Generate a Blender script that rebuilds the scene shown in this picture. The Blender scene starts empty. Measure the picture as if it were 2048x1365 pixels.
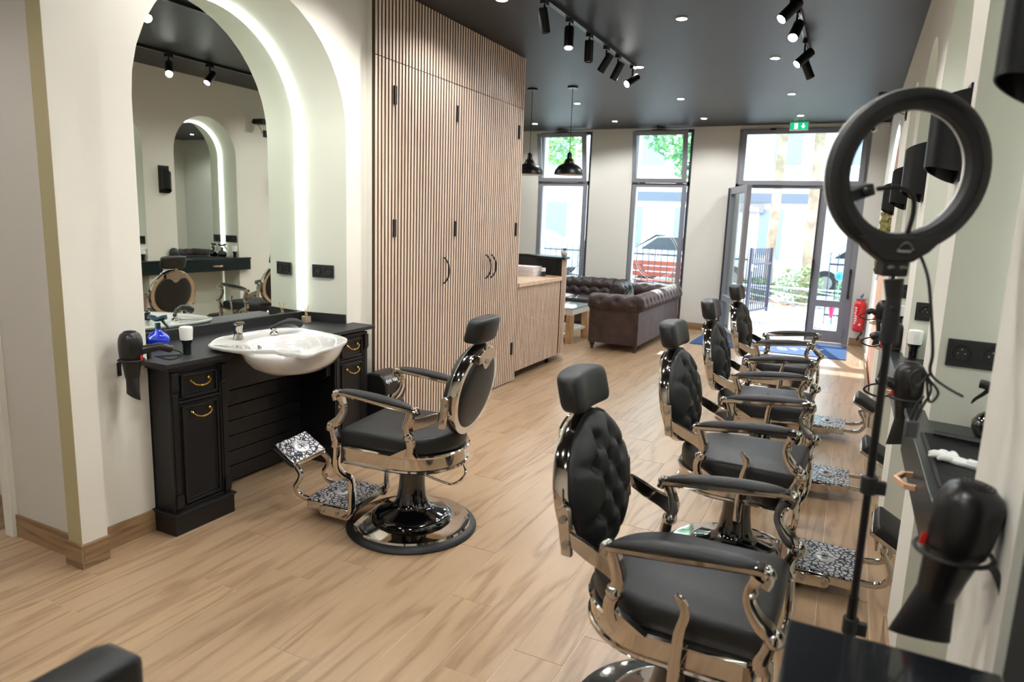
import bpy, bmesh, math, random
from mathutils import Vector, Matrix
from math import pi, sin, cos, radians, sqrt
random.seed(7)
S = bpy.context.scene
COL = S.collection
def lin(r, g, b):
    f = lambda c: (c/255/12.92) if c <= 10 else ((c/255+.055)/1.055)**2.4
    return (f(r), f(g), f(b), 1)

# ------------------------------------------------------------------ camera
F_PX, YAW, PITCH, ROLL = 1370.0, radians(-26.0), radians(-10.0), radians(-2.08)
fw = Vector((sin(YAW)*cos(PITCH), cos(YAW)*cos(PITCH), sin(PITCH)))
r0 = Vector((cos(YAW), -sin(YAW), 0)); d0 = fw.cross(r0)
rt = cos(ROLL)*r0+sin(ROLL)*d0; dn = -sin(ROLL)*r0+cos(ROLL)*d0
cam = bpy.data.cameras.new('camera'); camo = bpy.data.objects.new('camera', cam); COL.objects.link(camo)
m = Matrix.Identity(4)
for i in range(3):
    m[i][0] = rt[i]; m[i][1] = -dn[i]; m[i][2] = -fw[i]
m[2][3] = 1.5
camo.matrix_world = m
cam.sensor_width = 36; cam.lens = F_PX/2048*36
cam.clip_start = .05; cam.clip_end = 200
cam.dof.use_dof = True; cam.dof.focus_distance = 3.4; cam.dof.aperture_fstop = 3.2
S.camera = camo
# ------------------------------------------------------------------ world, sun, exposure
S.view_settings.view_transform = 'Standard'; S.view_settings.look = 'None'
S.view_settings.gamma = 1; S.view_settings.use_curve_mapping = False
S.view_settings.exposure = 1.0
W = bpy.data.worlds.new('sky'); S.world = W; W.use_nodes = True
bg = W.node_tree.nodes['Background']; bg.inputs[0].default_value = (.74, .88, 1, 1); bg.inputs[1].default_value = 4.0
def light(name, kind, loc, power, **k):
    l = bpy.data.lights.new(name, kind); l.energy = power
    o = bpy.data.objects.new(name, l); o.location = loc; COL.objects.link(o)
    for a, v in k.items():
        if a == 'rot': o.rotation_euler = v
        elif a == 'aim': o.rotation_euler = Vector(v).to_track_quat('-Z', 'Y').to_euler()
        elif a == 'parent': o.parent = v
        else: setattr(l, a, v)
    return o
light('sun', 'SUN', (0, 14, 8), 7.0, aim=(.20, -.72, -.78), angle=radians(.6), color=(1, .98, .95))
LAMP = 30.0      # watts of each recessed downlight
SPOT = 14.0      # watts of each track head

# ------------------------------------------------------------------ materials
MATS = {}
def mat(name, rgb=(200, 200, 200), rough=.5, metal=0, emit=None, es=0, spec=None, coat=0, trans=0, bump=0, bscale=200, var=None, vscale=3):
    if name in MATS: return MATS[name]
    m = bpy.data.materials.new(name); m.use_nodes = True
    nt = m.node_tree; p = nt.nodes['Principled BSDF']
    p.inputs['Base Color'].default_value = lin(*rgb); p.inputs['Roughness'].default_value = rough
    p.inputs['Metallic'].default_value = metal
    if spec is not None: p.inputs['Specular IOR Level'].default_value = spec
    if coat: p.inputs['Coat Weight'].default_value = coat; p.inputs['Coat Roughness'].default_value = .05
    if trans: p.inputs['Transmission Weight'].default_value = trans
    if emit: p.inputs['Emission Color'].default_value = lin(*emit); p.inputs['Emission Strength'].default_value = es
    tc = None
    if bump or var:
        tc = nt.nodes.new('ShaderNodeNewGeometry')
    if bump:
        n = nt.nodes.new('ShaderNodeTexNoise'); n.inputs['Scale'].default_value = bscale; n.inputs['Detail'].default_value = 3
        nt.links.new(tc.outputs['Position'], n.inputs['Vector'])
        b = nt.nodes.new('ShaderNodeBump'); b.inputs['Strength'].default_value = bump; b.inputs['Distance'].default_value = .002
        nt.links.new(n.outputs['Fac'], b.inputs['Height']); nt.links.new(b.outputs[0], p.inputs['Normal'])
    if var:
        n = nt.nodes.new('ShaderNodeTexNoise'); n.inputs['Scale'].default_value = vscale; n.inputs['Detail'].default_value = 5
        nt.links.new(tc.outputs['Position'], n.inputs['Vector'])
        r = nt.nodes.new('ShaderNodeValToRGB'); r.color_ramp.elements[0].position = .35; r.color_ramp.elements[1].position = .65
        r.color_ramp.elements[0].color = lin(*rgb); r.color_ramp.elements[1].color = lin(*var)
        nt.links.new(n.outputs['Fac'], r.inputs[0]); nt.links.new(r.outputs[0], p.inputs['Base Color'])
    MATS[name] = m
    return m
def wood(name, c0, c1, axis='y', scale=(14, 1.1, 14), rough=.42, tint=.10, ring=7.0):
    """grain stretched along an axis; every object gets its own offset and tone"""
    if name in MATS: return MATS[name]
    m = bpy.data.materials.new(name); m.use_nodes = True; nt = m.node_tree; N = nt.nodes; Lk = nt.links.new
    p = N['Principled BSDF']; p.inputs['Roughness'].default_value = rough
    g = N.new('ShaderNodeNewGeometry'); oi = N.new('ShaderNodeObjectInfo')
    mul = N.new('ShaderNodeVectorMath'); mul.operation = 'MULTIPLY'; mul.inputs[1].default_value = scale
    Lk(g.outputs['Position'], mul.inputs[0])
    mr = N.new('ShaderNodeMath'); mr.operation = 'MULTIPLY'; mr.inputs[1].default_value = 57.0; Lk(oi.outputs['Random'], mr.inputs[0])
    ad = N.new('ShaderNodeVectorMath'); ad.operation = 'ADD'; Lk(mul.outputs[0], ad.inputs[0]); Lk(mr.outputs[0], ad.inputs[1])
    n1 = N.new('ShaderNodeTexNoise'); n1.inputs['Scale'].default_value = .55; n1.inputs['Detail'].default_value = 2.0; n1.inputs['Distortion'].default_value = .6
    Lk(ad.outputs[0], n1.inputs['Vector'])
    s = N.new('ShaderNodeMath'); s.operation = 'MULTIPLY'; s.inputs[1].default_value = ring*6.28; Lk(n1.outputs['Fac'], s.inputs[0])
    sn = N.new('ShaderNodeMath'); sn.operation = 'SINE'; Lk(s.outputs[0], sn.inputs[0])
    pw = N.new('ShaderNodeMapRange'); pw.inputs[1].default_value = -1; pw.inputs[2].default_value = 1; Lk(sn.outputs[0], pw.inputs[0])
    p3 = N.new('ShaderNodeMath'); p3.operation = 'POWER'; p3.inputs[1].default_value = 3.0; Lk(pw.outputs[0], p3.inputs[0])
    n2 = N.new('ShaderNodeTexNoise'); n2.inputs['Scale'].default_value = 5.0; n2.inputs['Detail'].default_value = 6; Lk(ad.outputs[0], n2.inputs['Vector'])
    mm = N.new('ShaderNodeMath'); mm.operation = 'MULTIPLY'; Lk(p3.outputs[0], mm.inputs[0]); Lk(n2.outputs['Fac'], mm.inputs[1])
    mx = N.new('ShaderNodeMath'); mx.operation = 'MULTIPLY_ADD'; mx.inputs[1].default_value = .35; Lk(n2.outputs['Fac'], mx.inputs[0]); Lk(mm.outputs[0], mx.inputs[2])
    cr = N.new('ShaderNodeValToRGB'); cr.color_ramp.elements[0].color = lin(*c0); cr.color_ramp.elements[1].color = lin(*c1)
    cr.color_ramp.elements[0].position = .12; cr.color_ramp.elements[1].position = .95; Lk(mx.outputs[0], cr.inputs[0])
    hv = N.new('ShaderNodeHueSaturation'); Lk(cr.outputs[0], hv.inputs['Color'])
    v = N.new('ShaderNodeMapRange'); v.inputs[3].default_value = 1-tint; v.inputs[4].default_value = 1+tint; Lk(oi.outputs['Random'], v.inputs[0]); Lk(v.outputs[0], hv.inputs['Value'])
    Lk(hv.outputs[0], p.inputs['Base Color'])
    b = N.new('ShaderNodeBump'); b.inputs['Strength'].default_value = .12; b.inputs['Distance'].default_value = .001; Lk(mx.outputs[0], b.inputs['Height']); Lk(b.outputs[0], p.inputs['Normal'])
    MATS[name] = m
    return m
def glass_mat(name, tint=(.95, 1, .99), gloss=.07):
    m = bpy.data.materials.new(name); m.use_nodes = True; nt = m.node_tree; N = nt.nodes
    for n in list(N):
        if n.type != 'OUTPUT_MATERIAL': N.remove(n)
    t = N.new('ShaderNodeBsdfTransparent'); t.inputs[0].default_value = (*tint, 1)
    g = N.new('ShaderNodeBsdfGlossy'); g.inputs['Roughness'].default_value = .02
    fr = N.new('ShaderNodeFresnel'); fr.inputs[0].default_value = 1.45
    mx = N.new('ShaderNodeMixShader'); hf = N.new('ShaderNodeMath'); hf.operation = 'MULTIPLY'; hf.inputs[1].default_value = .45; nt.links.new(fr.outputs[0], hf.inputs[0]); nt.links.new(hf.outputs[0], mx.inputs[0]); nt.links.new(t.outputs[0], mx.inputs[1]); nt.links.new(g.outputs[0], mx.inputs[2])
    nt.links.new(mx.outputs[0], [n for n in N if n.type == 'OUTPUT_MATERIAL'][0].inputs[0])
    MATS[name] = m; return m
def lattice_mat(name):
    m = bpy.data.materials.new(name); m.use_nodes = True; nt = m.node_tree; N = nt.nodes; p = N['Principled BSDF']
    tc = N.new('ShaderNodeTexCoord'); v = N.new('ShaderNodeTexVoronoi'); v.feature = 'DISTANCE_TO_EDGE'; v.inputs['Scale'].default_value = 42
    nt.links.new(tc.outputs['Object'], v.inputs['Vector'])
    r = N.new('ShaderNodeMapRange'); r.inputs[1].default_value = .08; r.inputs[2].default_value = .14; nt.links.new(v.outputs['Distance'], r.inputs[0])
    cr = N.new('ShaderNodeValToRGB'); cr.color_ramp.elements[0].color = lin(38, 36, 46); cr.color_ramp.elements[1].color = lin(214, 214, 216)
    nt.links.new(r.outputs[0], cr.inputs[0]); nt.links.new(cr.outputs[0], p.inputs['Base Color'])
    p.inputs['Metallic'].default_value = .55; p.inputs['Roughness'].default_value = .3
    b = N.new('ShaderNodeBump'); b.inputs['Strength'].default_value = .6; b.inputs['Distance'].default_value = .003
    nt.links.new(r.outputs[0], b.inputs['Height']); nt.links.new(b.outputs[0], p.inputs['Normal'])
    MATS[name] = m; return m
M_wall = mat('cream_plaster', (220, 216, 204), .75, bump=.12, bscale=90)
M_niche = mat('niche_plaster', (206, 206, 191), .75, bump=.12, bscale=90)
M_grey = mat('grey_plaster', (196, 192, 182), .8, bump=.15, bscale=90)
M_ceil = mat('dark_ceiling_paint', (14, 17, 25), .45, bump=.25, bscale=160)
M_floor = wood('oak_plank_tile', (178, 150, 118), (142, 113, 83), scale=(12, 1.25, 12), rough=.23, tint=.05, ring=4.6)
_p = M_floor.node_tree.nodes['Principled BSDF']; _p.inputs['Roughness'].default_value = .30; _p.inputs['Coat Weight'].default_value = .35; _p.inputs['Coat Roughness'].default_value = .34
M_skirt = wood('oak_skirting', (150, 121, 88), (112, 84, 58), rough=.5, tint=.05)
M_skirtx = wood('oak_skirting_cross', (150, 121, 88), (112, 84, 58), scale=(1.1, 14, 14), rough=.5, tint=.05)
M_grout = mat('grout', (206, 191, 168), .8)
M_slat = wood('pale_slat_oak', (216, 196, 176), (188, 162, 138), scale=(25, 25, 1.2), rough=.55, tint=.06)
M_backer = mat('brown_felt_backing', (94, 70, 52), .9)
M_top = wood('pale_worktop_oak', (216, 188, 156), (184, 150, 112), scale=(2, 14, 14), rough=.4, tint=.02)
M_black = mat('black_satin_paint', (11, 11, 13), .45)
M_blackm = mat('black_matte', (22, 22, 23), .6)
M_counter = mat('black_laminate', (24, 24, 26), .45, bump=.2, bscale=700)
M_metal = mat('black_metal', (20, 20, 21), .35, .3)
M_plast = mat('black_plastic', (24, 23, 23), .32)
M_gloss = mat('black_gloss', (10, 10, 11), .08, coat=1)
M_console = mat('dark_green_gloss_laminate', (26, 34, 33), .3, spec=.3)
M_leather = mat('black_leatherette', (20, 21, 22), .46, bump=.35, bscale=420)
M_chrome = mat('chrome', (205, 198, 190), .07, 1)
M_rubber = mat('black_rubber', (18, 18, 19), .5)
M_steel = mat('brushed_steel', (168, 168, 168), .3, 1)
M_brass = mat('brass', (212, 170, 92), .22, 1)
M_copper = mat('copper_handle', (222, 178, 142), .35, .3)
M_white = mat('white_ceramic', (212, 210, 206), .1, coat=1)
M_whitep = mat('white_plastic', (236, 235, 232), .45)
M_paper = mat('white_card', (226, 220, 224), .7)
M_mirror = mat('mirror_silver', (232, 238, 232), 0.0, 1)
M_led = mat('led_strip', (255, 255, 255), .5, emit=(240, 252, 252), es=3.6)
M_lampon = mat('lit_lens', (255, 255, 255), .5, emit=(255, 250, 248), es=40)
M_lampoff = mat('unlit_lens', (225, 225, 225), .3)
M_frame = mat('grey_aluminium_frame', (128, 130, 138), .4, bump=.1, bscale=500)
M_framed = mat('dark_aluminium', (56, 58, 62), .4)
M_glass = glass_mat('window_glass')
M_sofa = mat('brown_suede', (38, 25, 22), .6, bump=.3, bscale=60, var=(66, 46, 43), vscale=7)
M_sofal = mat('dark_brown_leather', (42, 30, 30), .42, bump=.2, bscale=90)
M_sofa.node_tree.nodes['Principled BSDF'].inputs['Sheen Weight'].default_value = .15; M_sofa.node_tree.nodes['Principled BSDF'].inputs['Sheen Tint'].default_value = (1, .8, .85, 1)
M_woodleg = mat('dark_turned_wood', (58, 30, 24), .35)
M_table = wood('table_oak', (206, 168, 124), (168, 124, 82), scale=(20, 20, 2), rough=.5)
M_red = mat('extinguisher_red', (214, 28, 26), .25, coat=.6)
M_redp = mat('red_plastic', (190, 40, 34), .4)
M_blue = mat('blue_bottle', (8, 44, 190), .08, coat=1)
M_matblue = mat('blue_mat_pile', (40, 74, 124), .95, bump=.6, bscale=500)
M_matwhite = mat('white_mat_pile', (206, 214, 224), .95)
M_green = mat('exit_green', (12, 150, 104), .4, emit=(12, 150, 104), es=.9)
M_exitw = mat('exit_white', (240, 250, 245), .4, emit=(240, 250, 245), es=1.0)
M_lattice = lattice_mat('chrome_lattice')
M_silver = mat('satin_silver', (214, 214, 214), .35, .6)
M_moss = mat('reindeer_moss', (96, 92, 50), .95, var=(150, 142, 84), vscale=40)
M_bark = wood('bark_panel', (186, 122, 84), (120, 74, 48), scale=(20, 20, 2), rough=.7)
M_peach = wood('peach_wood_panel', (232, 178, 138), (206, 150, 110), scale=(8, 8, 1), rough=.4)
M_stone = mat('pale_stone', (206, 202, 196), .6)
M_amber = mat('reed', (206, 160, 92), .6)
M_liquid = mat('diffuser_glass', (216, 196, 160), .05, trans=.6)
M_bristle = mat('white_bristle', (240, 238, 232), .8)
M_facade = mat('pale_facade', (206, 206, 206), .8)
M_facwin = mat('facade_glass', (120, 132, 146), .3)
M_fband = mat('grey_shop_band', (92, 98, 110), .6)
M_pave = mat('pale_paving', (176, 172, 166), .85, var=(158, 154, 148), vscale=1.5)
M_road = mat('asphalt', (150, 150, 154), .9)
M_navy = mat('navy_steel', (38, 44, 66), .4)
M_leaf = mat('shrub_leaf', (84, 112, 60), .6, var=(140, 160, 106), vscale=6)
M_treel = mat('tree_leaf', (74, 132, 88), .6, var=(112, 164, 96), vscale=4)
M_bark2 = mat('pale_bark', (160, 146, 128), .9, var=(130, 114, 96), vscale=5)
M_orange = mat('fallen_leaves', (170, 84, 34), .9, var=(196, 140, 84), vscale=9)
M_bench = mat('red_bench_board', (140, 62, 44), .6)
M_car = mat('white_car_paint', (170, 174, 182), .25, coat=1)
M_carg = mat('car_glass', (30, 38, 48), .15)
M_decal = mat('frosted_decal', (236, 238, 238), .6)

# ------------------------------------------------------------------ geometry builder
class G:
    def __init__(s): s.b = bmesh.new()
    def _f(s, vs):
        try: return s.b.faces.new(vs)
        except ValueError: return None
    def box(s, x0, x1, y0, y1, z0, z1, M=None):
        v = [s.b.verts.new(Vector((x, y, z)) if M is None else M @ Vector((x, y, z))) for z in (z0, z1) for y in (y0, y1) for x in (x0, x1)]
        for q in ((0, 2, 3, 1), (4, 5, 7, 6), (0, 1, 5, 4), (2, 6, 7, 3), (0, 4, 6, 2), (1, 3, 7, 5)): s._f([v[i] for i in q])
        return s
    def rings(s, rs, cap=True, closed=True, loop=False):
        """rs: list of rings (lists of points), joined one to the next"""
        V = [[s.b.verts.new(Vector(p)) for p in r] for r in rs]
        n = len(V[0]); m = n if closed else n-1
        for a, b in zip(V, V[1:]+([V[0]] if loop else [])):
            for i in range(m):
                j = (i+1) % n; s._f([a[i], a[j], b[j], b[i]])
        if cap and not loop:
            s._f(list(reversed(V[0]))); s._f(V[-1])
        return s
    def lathe(s, prof, n=32, M=None, cap=True):
        M = M or Matrix.Identity(4)
        return s.rings([[M @ Vector((max(r, 1e-4)*cos(2*pi*i/n), max(r, 1e-4)*sin(2*pi*i/n), z)) for i in range(n)] for r, z in prof], cap)
    def tube(s, pts, r, n=10, cap=True, flat=None, closed=False):
        """round (or flat=(w,h,updir) strap) section swept along pts"""
        P = [Vector(p) for p in pts]; R = r if isinstance(r, (list, tuple)) else [r]*len(P)
        rs = []; up = None
        for i, p in enumerate(P):
            if closed: t = (P[(i+1) % len(P)]-P[i-1]).normalized()
            else: t = (P[min(i+1, len(P)-1)]-P[max(i-1, 0)]).normalized()
            if flat:
                side = Vector(flat[2]).normalized(); side = (side - t*side.dot(t)).normalized(); u = t.cross(side)
                w = flat[0]*R[i]; h = flat[1]*R[i]
                rs.append([p+side*w*.5*cx+u*h*.5*cy for cx, cy in ((-1, -.5), (-.8, -1), (.8, -1), (1, -.5), (1, .5), (.8, 1), (-.8, 1), (-1, .5))])
            else:
                if up is None:
                    up = Vector((0, 0, 1)) if abs(t.z) < .9 else Vector((1, 0, 0))
                a = (up-t*up.dot(t)).normalized(); up = a; b = t.cross(a)
                rs.append([p+(a*cos(2*pi*k/n)+b*sin(2*pi*k/n))*R[i] for k in range(n)])
        return s.rings(rs, cap and not closed, True, closed)
    def cyl(s, p0, p1, r0, r1=None, n=20): return s.tube([p0, p1], [r0, r0 if r1 is None else r1], n)
    def poly(s, pts, vec=None):
        a = [s.b.verts.new(Vector(p)) for p in pts]
        if vec is None: s._f(a); return s
        v = Vector(vec); b = [s.b.verts.new(Vector(p)+v) for p in pts]; n = len(a)
        s._f(list(reversed(a))); s._f(b)
        for i in range(n): s._f([a[i], a[(i+1) % n], b[(i+1) % n], b[i]])
        return s
    def ball(s, c, r, n=12, sc=(1, 1, 1)):
        c = Vector(c)
        rs = [[c+Vector((r*sc[0]*sin(t)*cos(2*pi*i/n), r*sc[1]*sin(t)*sin(2*pi*i/n), -r*sc[2]*cos(t))) for i in range(n)] for t in [1e-3+(pi-2e-3)*k/(n//2+1) for k in range(n//2+2)]]
        return s.rings(rs)
    def out(s, name, m, parent=None, smooth=True, bevel=0, sub=0, label=None, local=False, ang=38):
        me = bpy.data.meshes.new(name)
        bmesh.ops.recalc_face_normals(s.b, faces=s.b.faces)
        if parent is not None and not local:
            s.b.transform(world_of(parent).inverted())
        s.b.to_mesh(me); s.b.free()
        me.materials.append(m)
        if smooth:
            me.shade_smooth(); me.set_sharp_from_angle(angle=radians(ang))
        o = bpy.data.objects.new(name, me); COL.objects.link(o)
        if parent is not None: o.parent = parent
        if bevel:
            md = o.modifiers.new('bevel', 'BEVEL'); md.width = bevel; md.segments = 2; md.limit_method = 'ANGLE'; md.angle_limit = radians(40)
        if sub:
            md = o.modifiers.new('sub', 'SUBSURF'); md.levels = md.render_levels = sub
        if label: o['label'] = label
        return o
def world_of(o):
    m = o.matrix_basis.copy()
    while o.parent: o = o.parent; m = o.matrix_basis @ m
    return m
def bx(x0, x1, y0, y1, z0, z1): return G().box(x0, x1, y0, y1, z0, z1)
def thing(name, label, cat, loc=(0, 0, 0), rz=0, group=None):
    o = bpy.data.objects.new(name, None); COL.objects.link(o); o.empty_display_size = .1
    o.location = loc; o.rotation_euler = (0, 0, rz)
    if label: o['label'] = label; o['category'] = cat
    if group: o['group'] = group
    return o
def tag(o, label, cat, group=None, kind=None):
    if label: o['label'] = label
    if cat: o['category'] = cat
    if group: o['group'] = group
    if kind: o['kind'] = kind
    return o
def struct(o): o['kind'] = 'structure'; return o
def base(o):
    """move a single-mesh thing's origin to its base centre"""
    vs = [v.co for v in o.data.vertices]; lo = [min(v[i] for v in vs) for i in range(3)]; hi = [max(v[i] for v in vs) for i in range(3)]
    c = Vector(((lo[0]+hi[0])/2, (lo[1]+hi[1])/2, lo[2])); o.data.transform(Matrix.Translation(-c)); o.location = o.location+c
    return o
KIDS = {}
def dup(root, loc=None, rz=None, label=None):
    r = root.copy(); COL.objects.link(r)
    if loc is not None: r.location = loc
    if rz is not None: r.rotation_euler = (0, 0, rz)
    if label: r['label'] = label
    def rec(a, b):
        for c in [o for o in list(a.children)]:
            d = c.copy(); COL.objects.link(d); d.parent = b; rec(c, d)
    rec(root, r)
    return r
def copyobj(o, parent=None, M=None):
    c = o.copy(); COL.objects.link(c)
    if parent is not None: c.parent = parent
    if M is not None: c.matrix_basis = M
    return c
def pillow(g, outline, z0, z1, rnd, n=5, dome=0, M=None):
    """soft slab: outline (list of xy), rounded top and bottom edges"""
    cx = sum(p[0] for p in outline)/len(outline); cy = sum(p[1] for p in outline)/len(outline)
    M = M or Matrix.Identity(4); rs = []
    def ring(ins, z):
        out = []
        for x, y in outline:
            d = Vector((x-cx, y-cy)); L = d.length; k = (L-ins)/L
            out.append(M @ Vector((cx+d.x*k, cy+d.y*k, z)))
        return out
    for k in range(n+1):
        a = pi/2*k/n; rs.append(ring(rnd*(1-sin(a)), z0+rnd*(1-cos(a))))
    for k in range(n+1):
        a = pi/2*k/n; rs.append(ring(rnd*(1-cos(a)), z1-rnd*(1-sin(a))))
    R = min(sqrt((x-cx)**2+(y-cy)**2) for x, y in outline)-rnd
    if dome:
        for q in (.35, .65, .9): rs.append(ring(rnd+R*q, z1+dome*(1-(1-q)**2)))
    g.rings(rs); return g
def bez(pts, n=8):
    """Catmull-Rom through pts"""
    P = [Vector(p) for p in pts]; out = []
    for i in range(len(P)-1):
        a = P[max(i-1, 0)]; b = P[i]; c = P[i+1]; d = P[min(i+2, len(P)-1)]
        for k in range(n):
            t = k/n; out.append(.5*((2*b)+(c-a)*t+(2*a-5*b+4*c-d)*t*t+(3*b-a-3*c+d)*t**3))
    out.append(P[-1]); return out
def text_obj(name, body, size, m, M, parent=None, depth=.0004, local=False):
    cu = bpy.data.curves.new(name, 'FONT'); cu.body = body; cu.size = size; cu.extrude = depth; cu.align_x = 'CENTER'; cu.align_y = 'CENTER'
    t = bpy.data.objects.new(name+'_c', cu); COL.objects.link(t)
    bpy.context.view_layer.update()
    me = bpy.data.meshes.new_from_object(t); bpy.data.objects.remove(t)
    me.name = name; me.materials.clear(); me.materials.append(m)
    if parent is not None and not local: M = world_of(parent).inverted() @ M
    me.transform(M); o = bpy.data.objects.new(name, me); COL.objects.link(o)
    if parent is not None: o.parent = parent
    return o
def frame4(X, Y, Z, O):
    m = Matrix.Identity(4)
    for i in range(3): m[i][0] = X[i]; m[i][1] = Y[i]; m[i][2] = Z[i]; m[i][3] = O[i]
    return m

# =================================================================== SETTING
XL, XR, YW, HC = -2.81, .26, 10.2, 2.90
MX = -3.13            # mirror plane of the wash station
NICHES = [(1.54+1.18*k, 2.36+1.18*k) for k in range(-1, 4)]
def arch_pts(y0, y1, spring, z0, n=20, depth=0):
    """points (y,z) from bottom y0 up over the arch to bottom y1"""
    c = (y0+y1)/2; r = (y1-y0)/2
    return [(y0, z0)]+[(c-r*cos(pi*k/n), spring+r*sin(pi*k/n)) for k in range(n+1)]+[(y1, z0)]
# floor with separate planks
fl = struct(bx(-5.6, .75, -1.6, 10.32, -.06, -.0018).out('floor', M_grout, smooth=False))
PWID, PLEN = .19, 1.2
pm = bx(.0018, PWID-.0018, .0014, 1-.0014, -.0018, 0).out('plank', M_floor, fl, smooth=False, local=True)
first = True
for i in range(-23, 12):
    x = -1.307+PWID*i
    if x > .72: continue
    off = [0, .4, .8][i % 3] if i % 2 else [0, .6, .2][i % 3]
    y = 2.2-PLEN*5-off
    while y < 10.3:
        a, b = max(y, -1.55), min(y+PLEN, 10.3)
        if x < -3.4: a = max(a, 5.72)
        if x > XR: a = max(a, .3); b = min(b, 5.9)
        if x < -5.6: a = 99
        if b-a > .1:
            o = pm if first else copyobj(pm, fl); first = False
            o.location = (x, a, 0); o.scale = (1, (b-a), 1)
        y += PLEN
struct(bx(-5.75, .8, -1.6, 10.6, HC, HC+.1).out('ceiling', M_ceil, smooth=False))
# window wall
wf = G()
for a, b in ((-5.75, -4.61), (-3.74, -3.08), (-2.21, -1.58), (.06, .8)): wf.box(a, b, YW, YW+.35, 0, HC)
for a, b in ((-4.61, -3.74), (-3.08, -2.21)): wf.box(a, b, YW, YW+.35, 0, .12); wf.box(a, b, YW, YW+.35, 2.875, HC)
wf.box(-1.58, .06, YW, YW+.35, 2.85, HC)
struct(wf.out('wall_front', mat('cream_plaster_front', (213, 213, 206), .75, bump=.12, bscale=90), smooth=False))
# left wall with the wash-station arch
NL0, NL1, SPL = 2.0, 3.38, 1.96
SPY = .06
def wall_arch(xf, y0, y1, arches, m, name, sgn, spring, top=HC):
    g = G(); pts = [(y0, 0)]
    for a, b in arches: pts += arch_pts(a, b, spring(a, b), 0)
    pts += [(y1, 0), (y1, top), (y0, top)]
    g.poly([(xf, y, z) for y, z in pts])
    return struct(g.out(name, m, smooth=False))
wall_arch(XL, 1.72, 3.58, [(NL0, NL1)], M_wall, 'wall_left', 1, lambda a, b: SPL)
def reveal(name, x0, x1, a0, b0, a1, b1, sp, m, parent=None, zb=0, n=28):
    g = G(); P = arch_pts(a0, b0, sp, zb, n); Q = arch_pts(a1, b1, sp, zb, n)
    g.rings([[(x0, y, z) for y, z in P], [(x1, y, z) for y, z in Q]], cap=False, closed=False)
    return g.out(name, m, parent)
struct(reveal('trim_1', XL, MX, NL0, NL1, NL0+SPY, NL1-SPY, SPL, M_niche))
def archpanel(x, a, b, sp, zb, th, n=28):
    return G().poly([(x, y, z) for y, z in arch_pts(a, b, sp, zb, n)], (th, 0, 0))
struct(bx(MX-.03, MX-.013, NL0+.03, NL1-.03, 0, .9).out('trim_2', M_niche, smooth=False))
mr = thing('arched_mirror', 'large arched mirror with glowing edge above the white basin, left wall', 'mirror', (MX, 2.69, .878))
archpanel(MX-.012, NL0+SPY, NL1-SPY, SPL, .878, .012).out('mirror_glass', M_mirror, mr, smooth=False)
def led(x, a, b, sp, zb, parent, r=.011):
    pts = [(x, y, z) for y, z in arch_pts(a, b, sp, zb, 36)]
    return G().tube(pts, r, 8).out('light_strip', M_led, parent)
led(MX+.012, NL0+SPY+.012, NL1-SPY-.012, SPL, .89, mr, .010)
# pier and opening at far left
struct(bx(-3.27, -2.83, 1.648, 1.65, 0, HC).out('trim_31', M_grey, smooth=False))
pl = G(); pl.box(-3.27, -2.83, 1.65, 1.9, 0, HC); pl.box(-2.83, -2.74, 1.612, 1.72, 0, HC); pl.box(-2.9, XL, 1.70, 1.74, 0, HC)
struct(pl.out('wall_pier', M_wall, smooth=False))
struct(bx(-2.83, -2.7405, 1.61, 1.612, 0, HC).out('trim_30', mat('khaki_shade', (170, 160, 122), .8), smooth=False))  # pier side is the same plaster; its shading is put into a khaki colour
struct(bx(-3.33, -3.27, 1.62, 1.78, 0, HC).out('trim_3', M_wall, smooth=False, bevel=.004))
dk = G(); dk.box(-5.0, -4.95, -1.6, 1.9, 0, HC); dk.box(-5, -3.33, 1.86, 1.92, 0, HC)
struct(dk.out('wall_corridor', M_grey, smooth=False))
struct(bx(-5.0, -3.3, -1.6, 1.9, -.05, -.001).out('floor_corridor', M_skirt, smooth=False))
struct(bx(-5.0, .4, -1.66, -1.6, 0, HC).out('wall_back', M_wall, smooth=False))
# wall behind wardrobe and lounge recess
wl = G(); wl.box(-3.5, -2.9, 3.6, 5.70, 0, HC); wl.box(-5.75, -3.5, 5.6, 5.70, 0, HC); wl.box(-5.75, -5.6, 5.7, YW+.1, 0, HC)
struct(wl.out('wall_lounge', M_wall, smooth=False))
# right wall with the row of arches
RS = 2.09
wall_arch(XR, -1.6, YW, NICHES+[(6.55, 8.85)], M_wall, 'wall_right', -1, lambda a, b: RS if b-a < 1 else 1.42)
XN = .47
stations = []
for k, (a, b) in enumerate(NICHES):
    struct(reveal('trim_%d' % (k+4), XR, XN, a, b, a+.04, b-.04, RS, M_niche))
    struct(bx(XN+.012, XN+.03, a-.02, b+.02, 0, .9).out('wall_niche_%d' % (k+1), M_niche, smooth=False))
    t = thing('arched_mirror', ['arched mirror in the right wall nearest the camera', 'arched mirror behind the ring light', 'arched mirror beside the second barber chair from the camera', 'arched mirror beside the third barber chair from the camera', 'arched mirror beside the barber chair nearest the door'][k], 'mirror', (XN, (a+b)/2, .9), 0, 'arched mirrors of the right wall')
    archpanel(XN, a+.04, b-.04, RS, .9, .012).out('mirror_glass', M_mirror, t, smooth=False)
    led(XN-.012, a+.05, b-.05, RS, .96, t, .009)
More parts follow.
